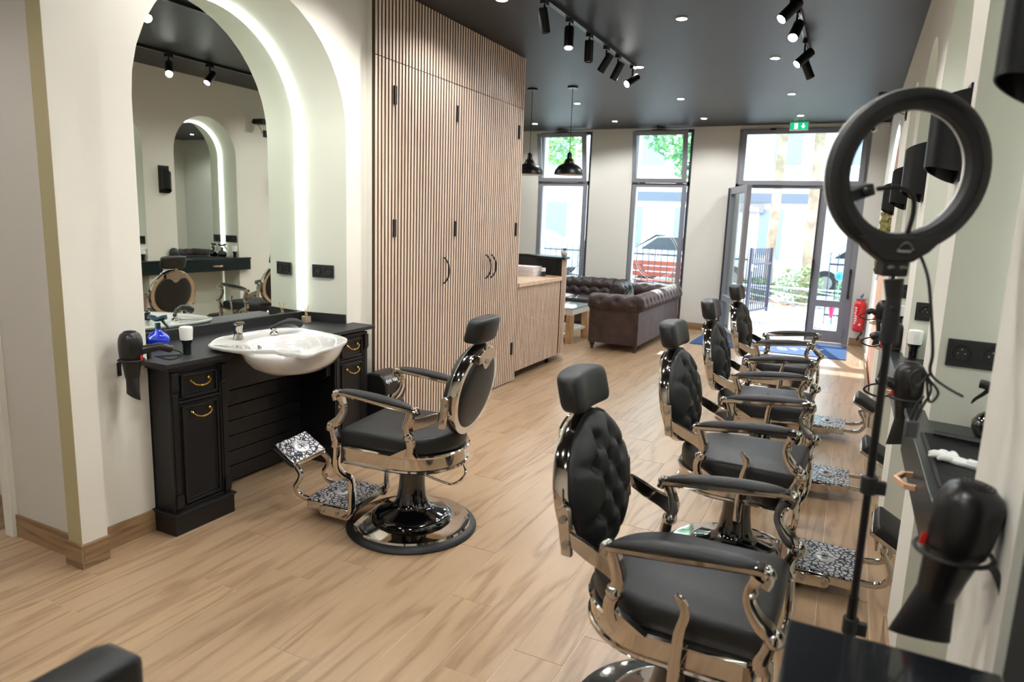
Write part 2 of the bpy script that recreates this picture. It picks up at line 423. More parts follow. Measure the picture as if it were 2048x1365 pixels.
# baseboards
bb = 0
def skirt(name, x0, x1, y0, y1, h=.105): struct(bx(x0, x1, y0, y1, 0, h).out(name, M_skirtx if x1-x0 > y1-y0 else M_skirt, smooth=False, bevel=.002))
skirt('baseboard_left_1', XL, XL+.012, 1.74, 1.995)
skirt('baseboard_left_2', -3.27, -2.83, 1.638, 1.65)
skirt('baseboard_left_3', -2.842, -2.728, 1.598, 1.61)
skirt('baseboard_left_4', -2.74, -2.728, 1.61, 1.72)
skirt('baseboard_left_5', XL, XL+.012, 3.38, 3.575)
ys = [-1.6]+[v for ab in NICHES for v in ab]+[YW]
for i in range(0, len(ys), 2): skirt('baseboard_right_%d' % (i//2+1), XR-.012, XR, ys[i], ys[i+1])
for i, (a, b) in enumerate(((-5.6, -4.61), (-3.74, -3.08), (-2.21, -1.60), (.075, .24))): skirt('baseboard_front_%d' % (i+1), a, b, YW-.012, YW)

# ------------------------------------------------------------------ windows
def rect_frame(g, x0, x1, z0, z1, w, y0, y1, M=None):
    g.box(x0, x0+w, y0, y1, z0, z1, M); g.box(x1-w, x1, y0, y1, z0, z1, M)
    g.box(x0+w, x1-w, y0, y1, z0, z0+w, M); g.box(x0+w, x1-w, y0, y1, z1-w, z1, M)
def window(i, x0, x1):
    w = thing('window_%d' % i, None, None, (x0, YW+.04, .12)); struct(w)
    g = G(); rect_frame(g, x0, x1, .12, 2.875, .045, YW+.03, YW+.11); g.box(x0, x1, YW+.03, YW+.11, 2.08, 2.14)
    g.out('window_frame', M_framed, w, smooth=False, bevel=.003)
    g = G(); rect_frame(g, x0+.01, x1-.055, .13, 2.115, .06, YW+.005, YW+.05); g.out('lower_sash', M_frame, w, smooth=False, bevel=.003)
    bx(x0+.06, x1-.1, YW+.025, YW+.031, .18, 2.07).out('pane', M_glass, w, smooth=False)
    tilt = Matrix.Translation((0, YW+.0, 2.125)) @ Matrix.Rotation(radians(9), 4, 'X') @ Matrix.Translation((0, -YW, -2.125))
    g = G(); rect_frame(g, x0+.01, x1-.06, 2.125, 2.855, .062, YW-.03, YW+.02, tilt)
    s = g.out('tilted_sash', M_frame, w, smooth=False, bevel=.003)
    g = G(); g.box(x0+.07, x1-.12, YW-.008, YW-.002, 2.185, 2.795, tilt); g.out('pane', M_glass, s, smooth=False)
    xm = (x0+x1)/2-.06
    g = G(); g.box(xm-.1, xm+.1, YW-.07, YW+.03, 2.852, 2.868); g.box(xm-.03, xm+.03, YW-.12, YW-.06, 2.835, 2.86); g.out('latch', M_framed, w, smooth=False, bevel=.002)
    for hx in (x0+.12, x1-.2):
        G().cyl((hx, YW-.005, 2.12), (hx+.09, YW-.005, 2.12), .007, n=8).out('hinge', M_framed, w)
    # round decal seen from behind
    c = (x0+.42, 1.05) if i == 1 else (x0+.45, 1.06)
    ring = [(c[0]+.33*cos(2*pi*k/48), YW+.021, c[1]+.37*sin(2*pi*k/48)) for k in range(48)]
    g = G(); g.tube(ring, .004, 4, closed=True); ring = [(c[0]+.30*cos(2*pi*k/48), YW+.021, c[1]+.34*sin(2*pi*k/48)) for k in range(48)]; g.tube(ring, .0025, 4, closed=True)
    g.out('decal_ring', M_decal, w)
    text_obj('decal_letters', 'NUM' if i == 2 else 'I M', .13, M_decal, frame4((-1, 0, 0), (0, 0, 1), (0, 1, 0), (c[0]-.06, YW+.02, c[1])), w)
    return w
window(1, -4.61, -3.74); window(2, -3.08, -2.21)
# door with transom
d = thing('door_1', None, None, (-.75, YW+.04, 0)); struct(d)
x0, x1 = -1.58, .06
g = G(); g.box(x0, x0+.07, YW+.0, YW+.1, 0, 2.85); g.box(x1-.07, x1, YW, YW+.1, 0, 2.85); g.box(x0, x1, YW, YW+.1, 2.83, 2.85); g.box(x0, x1, YW, YW+.1, 2.06, 2.12)
g.out('door_frame', M_frame, d, smooth=False, bevel=.003)
g = G(); rect_frame(g, x0+.04, x1-.04, 2.1, 2.84, .062, YW-.03, YW+.03); ts = g.out('transom_sash', M_frame, d, smooth=False, bevel=.003)
bx(x0+.1, x1-.1, YW-.005, YW+.001, 2.16, 2.78).out('pane', M_glass, ts, smooth=False)
for hx in (-1.18, -.25):
    g = G(); g.box(hx, hx+.07, YW-.06, YW-.03, 2.825, 2.848); g.out('latch', M_blackm, d, smooth=False)
bx(-1.33, -.98, YW-.04, YW-.005, 2.068, 2.095).out('closer', M_framed, d, smooth=False)
g = G(); g.box(-.47, -.38, YW+.02, YW+.08, .01, 2.06); g.box(-.09, -.01, YW+.02, YW+.08, .01, 2.06)
for a, b in ((.01, .17), (.49, .58), (1.96, 2.06)): g.box(-.38, -.09, YW+.02, YW+.08, a, b)
lf = g.out('fixed_leaf', M_frame, d, smooth=False, bevel=.003)
bx(-.38, -.09, YW+.045, YW+.051, .58, 1.96).out('pane', M_glass, lf, smooth=False)
bx(-.38, -.09, YW+.045, YW+.051, .17, .49).out('pane', M_glass, lf, smooth=False)
bx(-.485, -.467, YW+.0, YW+.08, .01, 2.06).out('rubber_seal', M_framed, lf, smooth=False)
g = G(); g.box(-.485, -.455, YW-.03, YW+.02, .95, 1.12); g.cyl((-.47, YW-.045, 1.07), (-.47, YW-.045, .86), .012, n=10); g.out('door_lock', M_blackm, lf)
g = G(); g.tube([(.0, YW-.035, 1.02), (.0, YW-.035, .62)], .012, 8); g.box(-.015, .015, YW-.04, YW, .64, .68); g.box(-.015, .015, YW-.04, YW, .96, 1.0); g.out('pull_bar', M_blackm, d)
for z in (.1, 1.9): G().cyl((-.01, YW+.0, z), (-.01, YW+.0, z+.13), .011, n=8).out('hinge', M_steel, d)
# open leaf swung into the room
ang = math.atan2(9.21-10.05, -1.26+1.60)
L = Matrix.Translation((-1.60, 10.08, 0)) @ Matrix.Rotation(ang, 4, 'Z')
g = G(); Wd = .92
g.box(0, .085, -.03, .03, .01, 2.05, L); g.box(Wd-.085, Wd, -.03, .03, .01, 2.05, L)
for a, b in ((.01, .12), (.49, .57), (1.96, 2.05)): g.box(.085, Wd-.085, -.03, .03, a, b, L)
ol = g.out('open_leaf', M_frame, d, smooth=False, bevel=.003)
g = G(); g.box(.085, Wd-.085, -.003, .003, .57, 1.96, L); g.box(.085, Wd-.085, -.003, .003, .12, .49, L); g.out('pane', M_glass, ol, smooth=False)
g = G(); g.box(-.035, 0, -.04, .045, .01, 2.05, L); g.box(.0, .03, -.05, -.03, .02, 2.04, L); g.out('rubber_seal', M_framed, ol, smooth=False)
g = G()
for k, (wz) in enumerate((.018, .014, .018, .012, .016)): g.box(.66, .76, -.006, -.004, 1.56+k*.035, 1.56+k*.035+wz, L)
g.out('opening_hours_decal', M_decal, ol, smooth=False)

# =================================================================== BARBER CHAIRS
def barber_chair(name, label, loc, rz, flip):
    t = thing(name, label, 'barber chair', loc, rz)
    O = dict(parent=t, local=True)
    # base
    b = G().lathe([(.0, 0), (.312, 0), (.318, .008), (.312, .018), (.300, .028), (.284, .032), (.0, .036)], 56).out('base_ring', M_rubber, **O)
    G().lathe([(.0, .030), (.288, .031), (.284, .040), (.268, .043), (.20, .05), (.12, .058), (.0, .058)], 56).out('base_dish', M_chrome, **O)
    col = G().lathe([(.0, .05), (.192, .052), (.198, .062), (.19, .075), (.165, .088), (.11, .102), (.084, .125), (.072, .16), (.064, .22), (.06, .30), (.058, .36), (0, .36)], 48).out('column', M_gloss, **O)
    # seat
    outl = []
    def D(hw, xf, xr, n=22, sx=.14):
        p = [(xf, -hw+.02), (xf+.004, 0), (xf, hw-.02), (xf-.02, hw)]
        c = xr+hw*.95
        p += [(c-(c-xr)*sin(pi*k/n), hw*cos(pi*k/n)) for k in range(n+1)]
        p += [(xf-.02, -hw)]
        return p
    def ringz(hw, xf, xr, z): return [(x, y, z+(x*.02)) for x, y in D(hw, xf, xr)]
    g = G()
    prof = [(-.03, .362), (.0, .364), (.004, .370), (.002, .378), (-.004, .381), (-.004, .432), (.003, .436), (.005, .443), (0, .449), (-.02, .450)]
    g.rings([ringz(.256+o, .236+o, -.272-o, z) for o, z in prof]); g.out('seat_band', M_chrome, **O)
    g = G(); g.box(-.14, .16, -.14, .14, .335, .372); g.cyl((-.19, -.1, .35), (.2, -.1, .35), .012); g.cyl((-.19, .1, .35), (.2, .1, .35), .012); g.out('mechanism', M_blackm, bevel=.004, **O)
    g = G(); o2 = [(x, y) for x, y in D(.238, .262, -.262)]
    pillow(g, o2, .44, .525, .026, 4, .018); c = g.out('seat_cushion', M_leather, **O)
    # arms
    for s in (1, -1):
        g = G(); y = .268*s
        path = bez([(.245, y, .672), (.252, y, .698), (.225, y, .708), (.12, y, .698), (0, y, .684), (-.12, y, .672), (-.15, y, .668), (-.158, y, .65)], 5)
        g.tube(path, 1.0, flat=(.044, .022, (0, 1, 0))); g.ball((.246, y, .70), .021, 12, (1, 1.15, .9)); g.ball((-.152, y, .668), .019, 12, (1, 1.2, 1))
        r = g.out('arm_rail', M_chrome, **O)
        g = G(); n = 26; rs = []
        for k in range(n+1):
            u = k/n; x = .232-.375*u; w = (1-abs(2*u-1)**5)**.5; w = max(w, .02)
            zc = .716-.036*u+.005*sin(pi*u); hh = (.015+.006*sin(pi*u))*w; ww = (.030-.008*u)*w
            rs.append([(x, y+ww*cos(2*pi*i/16), zc+hh*(sin(2*pi*i/16) if sin(2*pi*i/16) > 0 else .45*sin(2*pi*i/16))) for i in range(16)])
        g.rings(rs); g.out('arm_pad', M_leather, **O)
        # front bracket: S curve, knob, grooved strap, foot strap
        g = G()
        g.tube(bez([(.228, y, .69), (.212, y, .655), (.212, y, .62), (.236, y, .58), (.268, y, .548), (.262, y, .51), (.252, y*.99, .475), (.262, y*.97, .45)], 5),
               [1, .95, .8, .75, .7, .7, .68, .68, .68, .7, .7, .72, .75, .8, .85, .9, .95, 1, 1, .95, .9, .85, .8, .8, .8, .8, .85, .9, .95, 1, 1, 1, 1, 1, 1, 1], flat=(.042, .036, (0, 1, 0)))
        g.ball((.276, y, .543), .026, 14, (1, 1.1, 1)); g.ball((.219, y, .645), .012, 10, (1, 2.1, 1))
        g.out('front_bracket', M_chrome, **O)
        g = G()
        yy = .238*s
        for q in (-.0155, 0, .0155):
            g.tube(bez([(.268, yy+q, .46), (.272, yy+q, .40), (.272, yy+q, .335), (.262, yy*.86+q, .29), (.245, yy*.72+q, .262), (.238, yy*.70+q, .22), (.238, yy*.70+q, .12), (.246, yy*.70+q, .08), (.275, yy*.70+q, .062)], 4), .009, 8)
        g.tube(bez([(.262, yy, .46), (.264, yy, .40), (.264, yy, .335), (.254, yy*.86, .29), (.238, yy*.72, .262), (.230, yy*.70, .22), (.230, yy*.70, .12), (.238, yy*.70, .085), (.27, yy*.70, .068)], 4), 1, flat=(.044, .012, (0, 1, 0)))
        g.out('leg_strap', M_chrome, **O)
        g = G(); yb = .168*s
        pr = [(.232, .075), (.245, .052), (.27, .042), (.40, .05), (.415, .058), (.42, .075), (.412, .092), (.40, .098), (.26, .094)]
        g.poly([(x, yb-.006, z) for x, z in pr], (0, .012, 0)); g.out('foot_bracket', M_chrome, bevel=.003, **O)
        g = G()
        for xb in (.315, .395): G().cyl((xb, yb, .072), (xb, yb+.011*s, .072), .009, n=10).out('bolt', M_steel, **O)
        # rear bracket
        g = G()
        g.tube(bez([(-.135, y, .662), (-.122, y, .625), (-.112, y, .59), (-.122, y, .548), (-.132, y, .515), (-.13, y*.99, .48), (-.11, y*.97, .448)], 5), 1, flat=(.034, .032, (0, 1, 0)))
        g.ball((-.122, y, .547), .025, 14, (1, 1.1, 1))
        g.poly([(-.165, y*.985-.013, .452), (-.128, y*.985-.013, .50), (-.105, y*.985-.013, .49), (-.03, y*.985-.013, .448)], (0, .026, 0))
        g.out('rear_bracket', M_chrome, **O)
        g = G()
        top = bez([(-.125, 0, .628), (-.17, 0, .638), (-.215, 0, .658), (-.262, 0, .675)], 4); bot = bez([(-.255, 0, .632), (-.21, 0, .606), (-.16, 0, .585), (-.12, 0, .560)], 4)
        g.poly([(p.x, y*.96-.007, p.z) for p in top+bot], (0, .014, 0)); g.out('back_link', M_chrome, bevel=.003, **O)
        g = G(); g.poly([(-.255, y*.90, .60), (-.285, y*.90, .60), (-.30, y*.90, .70), (-.302, y*.90, .735), (-.285, y*.90, .745), (-.268, y*.90, .735)], (0, .018*s, 0))
        bp = g.out('back_plate', M_chrome, bevel=.003, **O)
        g = G()
        for z, xb in ((.705, -.283), (.635, -.272)): G().cyl((xb, y*.90+.016*s, z), (xb, y*.90+.026*s, z), .010, n=10).out('bolt', M_steel, bp, local=True)
    # back: built upright in a leaning frame
    lean = radians(11)
    Bk = Matrix.Translation((-.245, 0, .525)) @ Matrix.Rotation(-lean, 4, 'Y')
    CZ, RY, RZ = .215, .222, .212
    def el(k, n, ry, rz, x): return Bk @ Vector((x, ry*cos(2*pi*k/n), CZ+rz*sin(2*pi*k/n)))
    n = 64
    sec = [(.0, .0), (.004, .004), (.0, .006), (-.036, .006), (-.042, .003), (-.042, -.030), (-.037, -.034), (-.03, -.034), (-.01, -.012)]
    g = G(); g.rings([[el(k, n, RY+o, RZ+o, x) for k in range(n)] for x, o in sec], cap=False, loop=True); g.out('back_rim', M_chrome, **O)
    g = G()
    rs = [[el(k, n, RY*q, RZ*q, -.038-h) for k in range(n)] for q, h in ((.99*.86, -.02), (.86, 0), (.84, .008), (.78, .014), (.6, .02), (.35, .024), (.1, .025))]
    g.rings(rs); g.out('rear_panel', M_leather, **O)
    g = G(); pts = []
    for k in range(17):
        a = radians(62+56*k/16); pts.append((-.059, (RY-.014)*cos(a), CZ+(RZ-.004)*sin(a)))
    low = [(-.10, .145), (-.06, .145), (-.04, .132), (-.02, .112), (0, .106), (.02, .112), (.04, .132), (.06, .145), (.10, .145)]
    pts += [(-.065, yy, CZ+zz) for yy, zz in low]
    g.poly([Bk @ Vector(p) for p in pts], (.024, 0, 0)); e = g.out('escutcheon', M_chrome, bevel=.002, **O)
    G().cyl(Bk @ Vector((-.056, 0, CZ+.142)), Bk @ Vector((-.071, 0, CZ+.142)), .011, n=14).out('bolt', M_steel, e, local=True)
    # tufted front pad
    btn = []
    for zz, row in ((.135, (-.05, .05)), (.068, (-.1, 0, .1)), (0, (-.05, .05)), (-.068, (-.1, 0, .1)), (-.135, (-.05, .05))):
        btn += [(yy, zz) for yy in row]
    segs = [(a, c) for i, a in enumerate(btn) for c in btn[i+1:] if .02 < abs(a[1]-c[1]) < .08 and abs(a[0]-c[0]) < .07]
    segs += [((sg*.1, z0), (sg*.24, z0+dz)) for sg in (-1, 1) for z0, dz in ((.068, .03), (-.068, -.03))]
    segs += [((sg*.05, z0), (sg*.09, z0*2.0)) for sg in (-1, 1) for z0 in (.135, -.135)]
    def dseg(p, a, c):
        ax, az = a; vx, vz = c[0]-ax, c[1]-az; L2 = vx*vx+vz*vz; u = max(0, min(1, ((p[0]-ax)*vx+(p[1]-az)*vz)/L2))
        return sqrt((p[0]-ax-u*vx)**2+(p[1]-az-u*vz)**2)
    rs = []; NR, NA = 30, 84
    for i in range(NR+1):
        q = 1.0-(i/NR)*.985; r = []
        for k in range(NA):
            yy = RY*.985*q*cos(2*pi*k/NA); zz = RZ*.985*q*sin(2*pi*k/NA)
            h = .062*(1-q**3.2)**.55
            db = min(sqrt((yy-u)**2+(zz-v)**2) for u, v in btn); ds = min(dseg((yy, zz), a, c) for a, c in segs)
            h -= (.026*math.exp(-(db/.022)**2)+.010*math.exp(-(ds/.012)**2))*min(1, (1-q)*9)
            r.append(Bk @ Vector((.0+h, yy, CZ+zz)))
        rs.append(r)
    rs.insert(0, [Bk @ Vector((-.03, RY*.97*cos(2*pi*k/NA), CZ+RZ*.97*sin(2*pi*k/NA))) for k in range(NA)])
    g = G(); g.rings(rs); pad = g.out('back_pad', M_leather, ang=70, **O)
    for yy, zz in btn:
        q = sqrt((yy/RY)**2+(zz/RZ)**2)
        h = .062*(1-q**3.2)**.55-.033*min(1, (1-q)*9)
        G().ball(Bk @ Vector((h+.001, yy, CZ+zz)), .0085, 8, (.6, 1, 1)).out('button', M_leather, pad, local=True)
    # headrest
    H = Bk @ Matrix.Translation((0, 0, .5)) @ Matrix.Rotation(radians(8), 4, 'Y') @ Matrix.Translation((0, 0, -.505))
    g = G(); g.tube([H @ Vector((-.035, 0, .38)), H @ Vector((-.04, 0, .47))], 1, flat=(.034, .012, (0, 1, 0))); g.out('headrest_post', M_chrome, **O)
    g = G(); rs = []
    for k in range(25):
        u = -1+2*k/24; w = (1-abs(u)**8)**.4; w = max(w, .42); yy = .122*u
        bow = .018*u*u
        r = []
        for i in range(28):
            a = 2*pi*i/28; cx = cos(a); cz = sin(a)
            px = (abs(cx)**.45)*(1 if cx > 0 else -1); pz = (abs(cz)**.45)*(1 if cz > 0 else -1)
            r.append(H @ Vector((-.018+bow+.042*px*w-.010*pz, yy, .500+.056*pz*(.55+.45*w)+.008*(1-u*u)*(1 if cz > 0 else 0))))
        rs.append(r)
    g.rings(rs); g.out('headrest', M_leather, ang=60, **O)
    # footrest
    g = G()
    pr = [(.25, -.156), (.498, -.156), (.508, -.146), (.508, .146), (.498, .156), (.25, .156)]
    g.poly([(x, y, .062) for x, y in pr], (0, 0, .040)); fp = g.out('footrest', M_chrome, bevel=.004, **O)
    g = G(); g.poly([(x*.985+.004, y*.95, .102) for x, y in pr], (0, 0, .006)); g.out('lattice_plate', M_lattice, fp, local=True, smooth=False)
    def emblem(Mx, par):
        Mx = Mx @ Matrix.Scale(1.2, 4); g = G(); g.lathe([(0, 0), (.042, 0), (.042, .003), (.039, .005), (0, .005)], 28, Mx @ Matrix.Diagonal((1, .82, 1, 1)))
        e = g.out('emblem', M_silver, par, local=True)
        g = G()
        for cx, sg in ((-.014, 1), (.014, -1)):
            g.tube([Mx @ Vector((cx+sg*(.003+.011*u)*cos(u*9), .9*(.003+.011*u)*sin(u*9), .0055)) for u in [j/20 for j in range(21)]], .0016, 5)
        g.tube([Mx @ Vector((.002*sin(u*6), -.026+.052*u, .0055)) for u in [j/8 for j in range(9)]], .0015, 5)
        g.out('emblem_scroll', M_blackm, par, local=True)
    emblem(Matrix.Translation((.385, 0, .108)) @ Matrix.Rotation(pi/2, 4, 'Z'), fp)
    if flip: P = [(.50, .085), (.535, .088), (.575, .105), (.592, .14), (.572, .175), (.562, .21), (.585, .238), (.60, .25)]
    else: P = [(.49, .088), (.55, .086), (.605, .10), (.632, .145), (.622, .19), (.60, .225), (.592, .25)]
    for s in (1, -1):
        pts = [(x, s*(.108+.012*sin(pi*i/(len(P)-1))), z) for i, (x, z) in enumerate(P)]
        G().tube(bez(pts, 5), 1, flat=(.020, .022, (0, 1, 0))).out('footrest_arm', M_chrome, **O)
    if flip:
        A = Matrix.Translation((.598, 0, .252)) @ Matrix.Rotation(-radians(34), 4, 'Y')
        x0, x1 = 0, .148; zl, zc0, zc1 = .016, -.022, .0
    else:
        A = Matrix.Translation((.606, 0, .285)) @ Matrix.Rotation(radians(30), 4, 'Y')
        x0, x1 = -.068, .085; zl, zc0, zc1 = -.018, .0, .036
    g = G(); g.box(x0, x1, -.128, .128, min(zl, 0), max(zl, 0), A); cp = g.out('calf_plate', M_chrome, bevel=.004, **O)
    ol = [(x0+(x1-x0)*(.5+.5*c1), .128*c2) for c1, c2 in ((-1, -.86), (-.86, -1), (.86, -1), (1, -.86), (1, .86), (.86, 1), (-.86, 1), (-1, .86))]
    g = G(); pillow(g, ol, zc0, zc1, .009, 3, .006 if not flip else 0, A); g.out('calf_pad', M_leather, cp, local=True)
    if flip:
        g = G(); g.box(x0+.004, x1-.004, -.122, .122, .016, .0185, A); lp = g.out('lattice_plate', M_lattice, cp, local=True, smooth=False)
        emblem(A @ Matrix.Translation(((x0+x1)/2, 0, .0185)) @ Matrix.Rotation(pi/2, 4, 'Z'), cp)
    g = G(); g.cyl((.598, -.128, .25), (.598, .128, .25), .009, n=10); g.out('pivot_rod', M_chrome, **O)
    # lever and stirrup
    g = G(); LZ = .10 if flip else 0; g.tube(bez([(.05, -.285, .30-LZ), (.052, -.287, .40-LZ), (.058, -.29, .50-LZ), (.07, -.292, .555-LZ), (.058, -.292, .585-LZ), (.042, -.292, .60-LZ)], 4), [1.2]*5+[1.1]*4+[1.0]*4+[.9]*4+[.75, .65, .5, .3], flat=(.012, .024, (0, 1, 0)))
    g.cyl((.052, -.25, .41), (.052, -.292, .41), .016, n=14); g.out('lever', M_chrome, **O)
    g = G(); g.tube(bez([(-.02, .11, .345), (-.12, .10, .315), (-.225, .085, .285), (-.25, .06, .28), (-.262, 0, .285), (-.255, -.06, .30), (-.22, -.085, .345), (-.19, -.09, .368)], 5), .0055, 8); g.out('stirrup', M_chrome, **O)
    return t
cl = barber_chair('barber_chair', 'barber chair facing the white basin with its footrest plate folded up', (-1.806, 2.65, 0), 3.254, True)
cr = barber_chair('barber_chair', 'nearest barber chair of the right-hand row, beside the ring light stand', (-.335, 1.89, 0), -.03, False)
for k, (p, r, lb) in enumerate((((-.35, 3.12, 0), -.045, 'second barber chair from the camera in the right-hand row, behind the nearest one'),
                                ((-.385, 4.25, 0), .0, 'third barber chair from the camera in the right-hand row, second from the door mat'),
                                ((-.42, 5.50, 0), -.035, 'farthest barber chair of the right-hand row, next to the blue door mat'))):
    dup(cr, p, r, lb)

# =================================================================== WASH STATION
v = thing('wash_vanity', 'black panelled vanity unit with brass handles below the arched mirror', 'vanity unit', (-2.8, 2.70, 0))
XF = -2.67
g = G(); g.box(XF-.14, XF+.02, 1.985, 2.33, .785, .80); g.poly([(XL+.0, 1.965, .80), (XF+.035, 1.965, .80), (XF+.035, 2.335, .80), (-2.80, 2.335, .80), (-2.80, 2.90, .80), (XF+.0, 2.90, .80), (XF+.035, 3.0, .80), (XF+.035, 3.44, .80), (XL, 3.44, .80), (XL, NL1-.015, .80), (MX+.01, NL1-SPY-.005, .80), (MX+.01, NL0+SPY+.005, .80), (XL, NL0+.015, .80)], (0, 0, .022))
g.out('countertop', M_counter, v, smooth=False, bevel=.003)
g = G(); g.box(MX+.005, MX+.02, NL0+SPY, NL1-SPY, .822, .878); g.poly([(MX+.01, NL1-SPY, .822), (XL, NL1-.01, .822), (XL, NL1-.01, .878), (MX+.01, NL1-SPY, .878)], (0, -.012, 0)); g.poly([(MX+.01, NL0+SPY, .822), (XL, NL0+.01, .822), (XL, NL0+.01, .878), (MX+.01, NL0+SPY, .878)], (0, .012, 0))
g.out('backsplash', M_counter, v, smooth=False)
def vcab(y0, y1, dh):
    c = bx(XL-.20, XF-.018, y0+.005, y1-.005, .0, .80).out('cabinet', M_black, v, smooth=False)
    g = G(); g.box(XF-.018, XF, y0, y0+.045, .1, .785); g.box(XF-.018, XF, y1-.045, y1, .1, .785); g.box(XF-.018, XF, y0+.045, y1-.045, .765, .785); g.box(XF-.018, XF, y0+.045, y1-.045, .618, .632); g.box(XF-.018, XF, y0+.045, y1-.045, .10, .125)
    g.out('face_frame', M_black, c, smooth=False, bevel=.003)
    g = G(); g.box(XL-.2, XF+.012, y0-.012, y1+.012, 0, .095); g.box(XL-.2, XF+.022, y0-.018, y1+.018, .095, .108); g.out('plinth', M_black, c, smooth=False, bevel=.004)
    for yy in (y0+.006, y1-.039):
        g = G()
        for a, b in ((.67, .77), (.11, .19)): g.poly([(XF, yy, a), (XF, yy, b), (XF+.014, yy, b-.0), (XF+.014, yy, a+.02)], (0, .033, 0))
        g.box(XF, XF+.004, yy+.006, yy+.027, .19, .67); g.out('pilaster', M_black, c, smooth=False, bevel=.002)
    for nm, a, b in (('drawer', .636, .762), ('cabinet_door', .128, .614)):
        p = bx(XF-.016, XF-.004, y0+.048, y1-.048, a, b).out(nm, M_black, v, smooth=False)
        m_ = G(); q0, q1 = y0+.062, y1-.062; za, zb = a+.014, b-.014
        for w_, xx in ((0, .010), (.010, .003)):
            rect = [(q0+w_, za+w_), (q1-w_, za+w_), (q1-w_, zb-w_), (q0+w_, zb-w_)]
            for i in range(4):
                A_, B_ = rect[i], rect[(i+1) % 4]
                m_.box(XF-.005, XF-.004+xx, min(A_[0], B_[0])-.005, max(A_[0], B_[0])+.005, min(A_[1], B_[1])-.005, max(A_[1], B_[1])+.005)
        m_.out('moulding', M_black, p, smooth=False, bevel=.002)
        yc = (y0+y1)/2; zh = (b-.055) if nm == 'cabinet_door' else (a+b)/2+.008
        h = G(); h.tube(bez([(XF-.004, yc-.05, zh+.012), (XF+.016, yc-.052, zh+.010), (XF+.024, yc-.035, zh-.006), (XF+.026, yc, zh-.014), (XF+.024, yc+.035, zh-.006), (XF+.016, yc+.052, zh+.010), (XF-.004, yc+.05, zh+.012)], 4), .0042, 8)
        h.ball((XF+.004, yc-.05, zh+.012), .009, 10); h.ball((XF+.004, yc+.05, zh+.012), .009, 10); h.ball((XF+.026, yc, zh-.014), .0062, 8, (1, 2, 1)); h.out('handle', M_brass, p)
vcab(2.0, 2.315, 0); vcab(3.10, 3.405, 0)
g = G(); g.box(XL-.12, XF-.03, 2.315, 3.10, .62, .80); g.out('apron', M_black, v, smooth=False)
for yy in (2.315, 3.062): G().poly([(XF-.03, yy, .62), (XF-.03, yy, .55), (XF-.06, yy, .53), (XF-.09, yy, .56), (XF-.15, yy, .59), (XF-.15, yy, .62)], (0, .038, 0)).out('corbel', M_black, v, smooth=False, bevel=.003)

for i in range(7):
    z = .02+.086*i; bx(-2.965, -2.95, 2.30, 3.13, z, z+.082).out('back_board', M_black, v, smooth=False, bevel=.003)
# basin
bs = thing('hair_basin', 'white ceramic hair-washing basin set into the black vanity', 'basin', (-2.55, 2.58, .70))
OUT = [(-2.782, 2.312), (-2.86, 2.42), (-2.885, 2.56), (-2.885, 2.72), (-2.86, 2.85), (-2.79, 2.91), (-2.66, 2.915), (-2.52, 2.89), (-2.40, 2.852), (-2.325, 2.80), (-2.275, 2.70), (-2.245, 2.58), (-2.232, 2.48), (-2.24, 2.425), (-2.28, 2.400), (-2.335, 2.405), (-2.39, 2.385), (-2.47, 2.325), (-2.56, 2.272), (-2.65, 2.262), (-2.74, 2.275)]
O3 = bez([(x, y, 0) for x, y in OUT]+[(OUT[0][0], OUT[0][1], 0)], 4)[:-1]; cen = Vector((-2.50, 2.60, 0))
def sc(p, k, z, c=cen): return (c.x+(p.x-c.x)*k, c.y+(p.y-c.y)*k, z)
def lipz(p): return .853-(.012*math.exp(-((p.y-2.41)/.05)**2) if p.x > -2.4 and p.y < 2.5 else 0)
rs = []
bc = Vector((-2.485, 2.575, 0)); ERX, ERY = .225, .275
def elli(p, k, z):
    th = math.atan2((p.y-2.60)/.235, (p.x+2.505)/.185)
    return (-2.505+.185*k*cos(th), 2.60+.235*k*sin(th), z)
def ell(p, k, z, sx=1, dx=0):
    th = math.atan2((p.y-bc.y)/ERY, (p.x-bc.x)/ERX)
    return (bc.x+dx+ERX*k*sx*cos(th), bc.y+ERY*k*sin(th), z)
for k, z in ((.10, .698), (.40, .702), (.66, .720), (.84, .752), (.94, .786), (.985, .812)): rs.append([ell(p, k, z) for p in O3])
rs.append([((lambda e_: (e_[0]*.8+p.x*.2, e_[1]*.8+p.y*.2, .826))(ell(p, 1.0, 0))) for p in O3])
rs.append([sc(p, .985, lipz(p)-.018) for p in O3]); rs.append([sc(p, 1.0, lipz(p)-.008) for p in O3]); rs.append([sc(p, .996, lipz(p)) for p in O3]); rs.append([sc(p, .978, lipz(p)+.002) for p in O3])
rs.append([sc(p, .94, .850) for p in O3])
rs.append([((lambda e_: (e_[0]*.75+p.x*.25, e_[1]*.75+p.y*.25, .847))(elli(p, 1.0, 0))) for p in O3])
for k, z in ((.97, .838), (.92, .80), (.80, .765), (.55, .744), (.2, .738), (.02, .737)): rs.append([elli(p, k, z) for p in O3])
G().rings(rs).out('bowl', M_white, bs, ang=70)
G().lathe([(0, .738), (.022, .738), (.024, .741), (.012, .744), (0, .742)], 20, Matrix.Translation((-2.505, 2.60, 0))).out('drain', M_chrome, bs)
G().cyl((-2.655, 2.52, .812), (-2.675, 2.52, .818), .010, n=12).out('overflow_hole', M_steel, bs)
fa = thing('mixer_tap', 'chrome single-lever mixer tap on the left ledge of the basin', 'tap', (-2.775, 2.49, .853))
g = G(); g.lathe([(0, .853), (.026, .853), (.024, .862), (.021, .87), (.021, .905), (.024, .915), (.022, .93), (.012, .937), (0, .938)], 24, Matrix.Translation((-2.775, 2.49, 0))); g.out('body', M_chrome, fa)
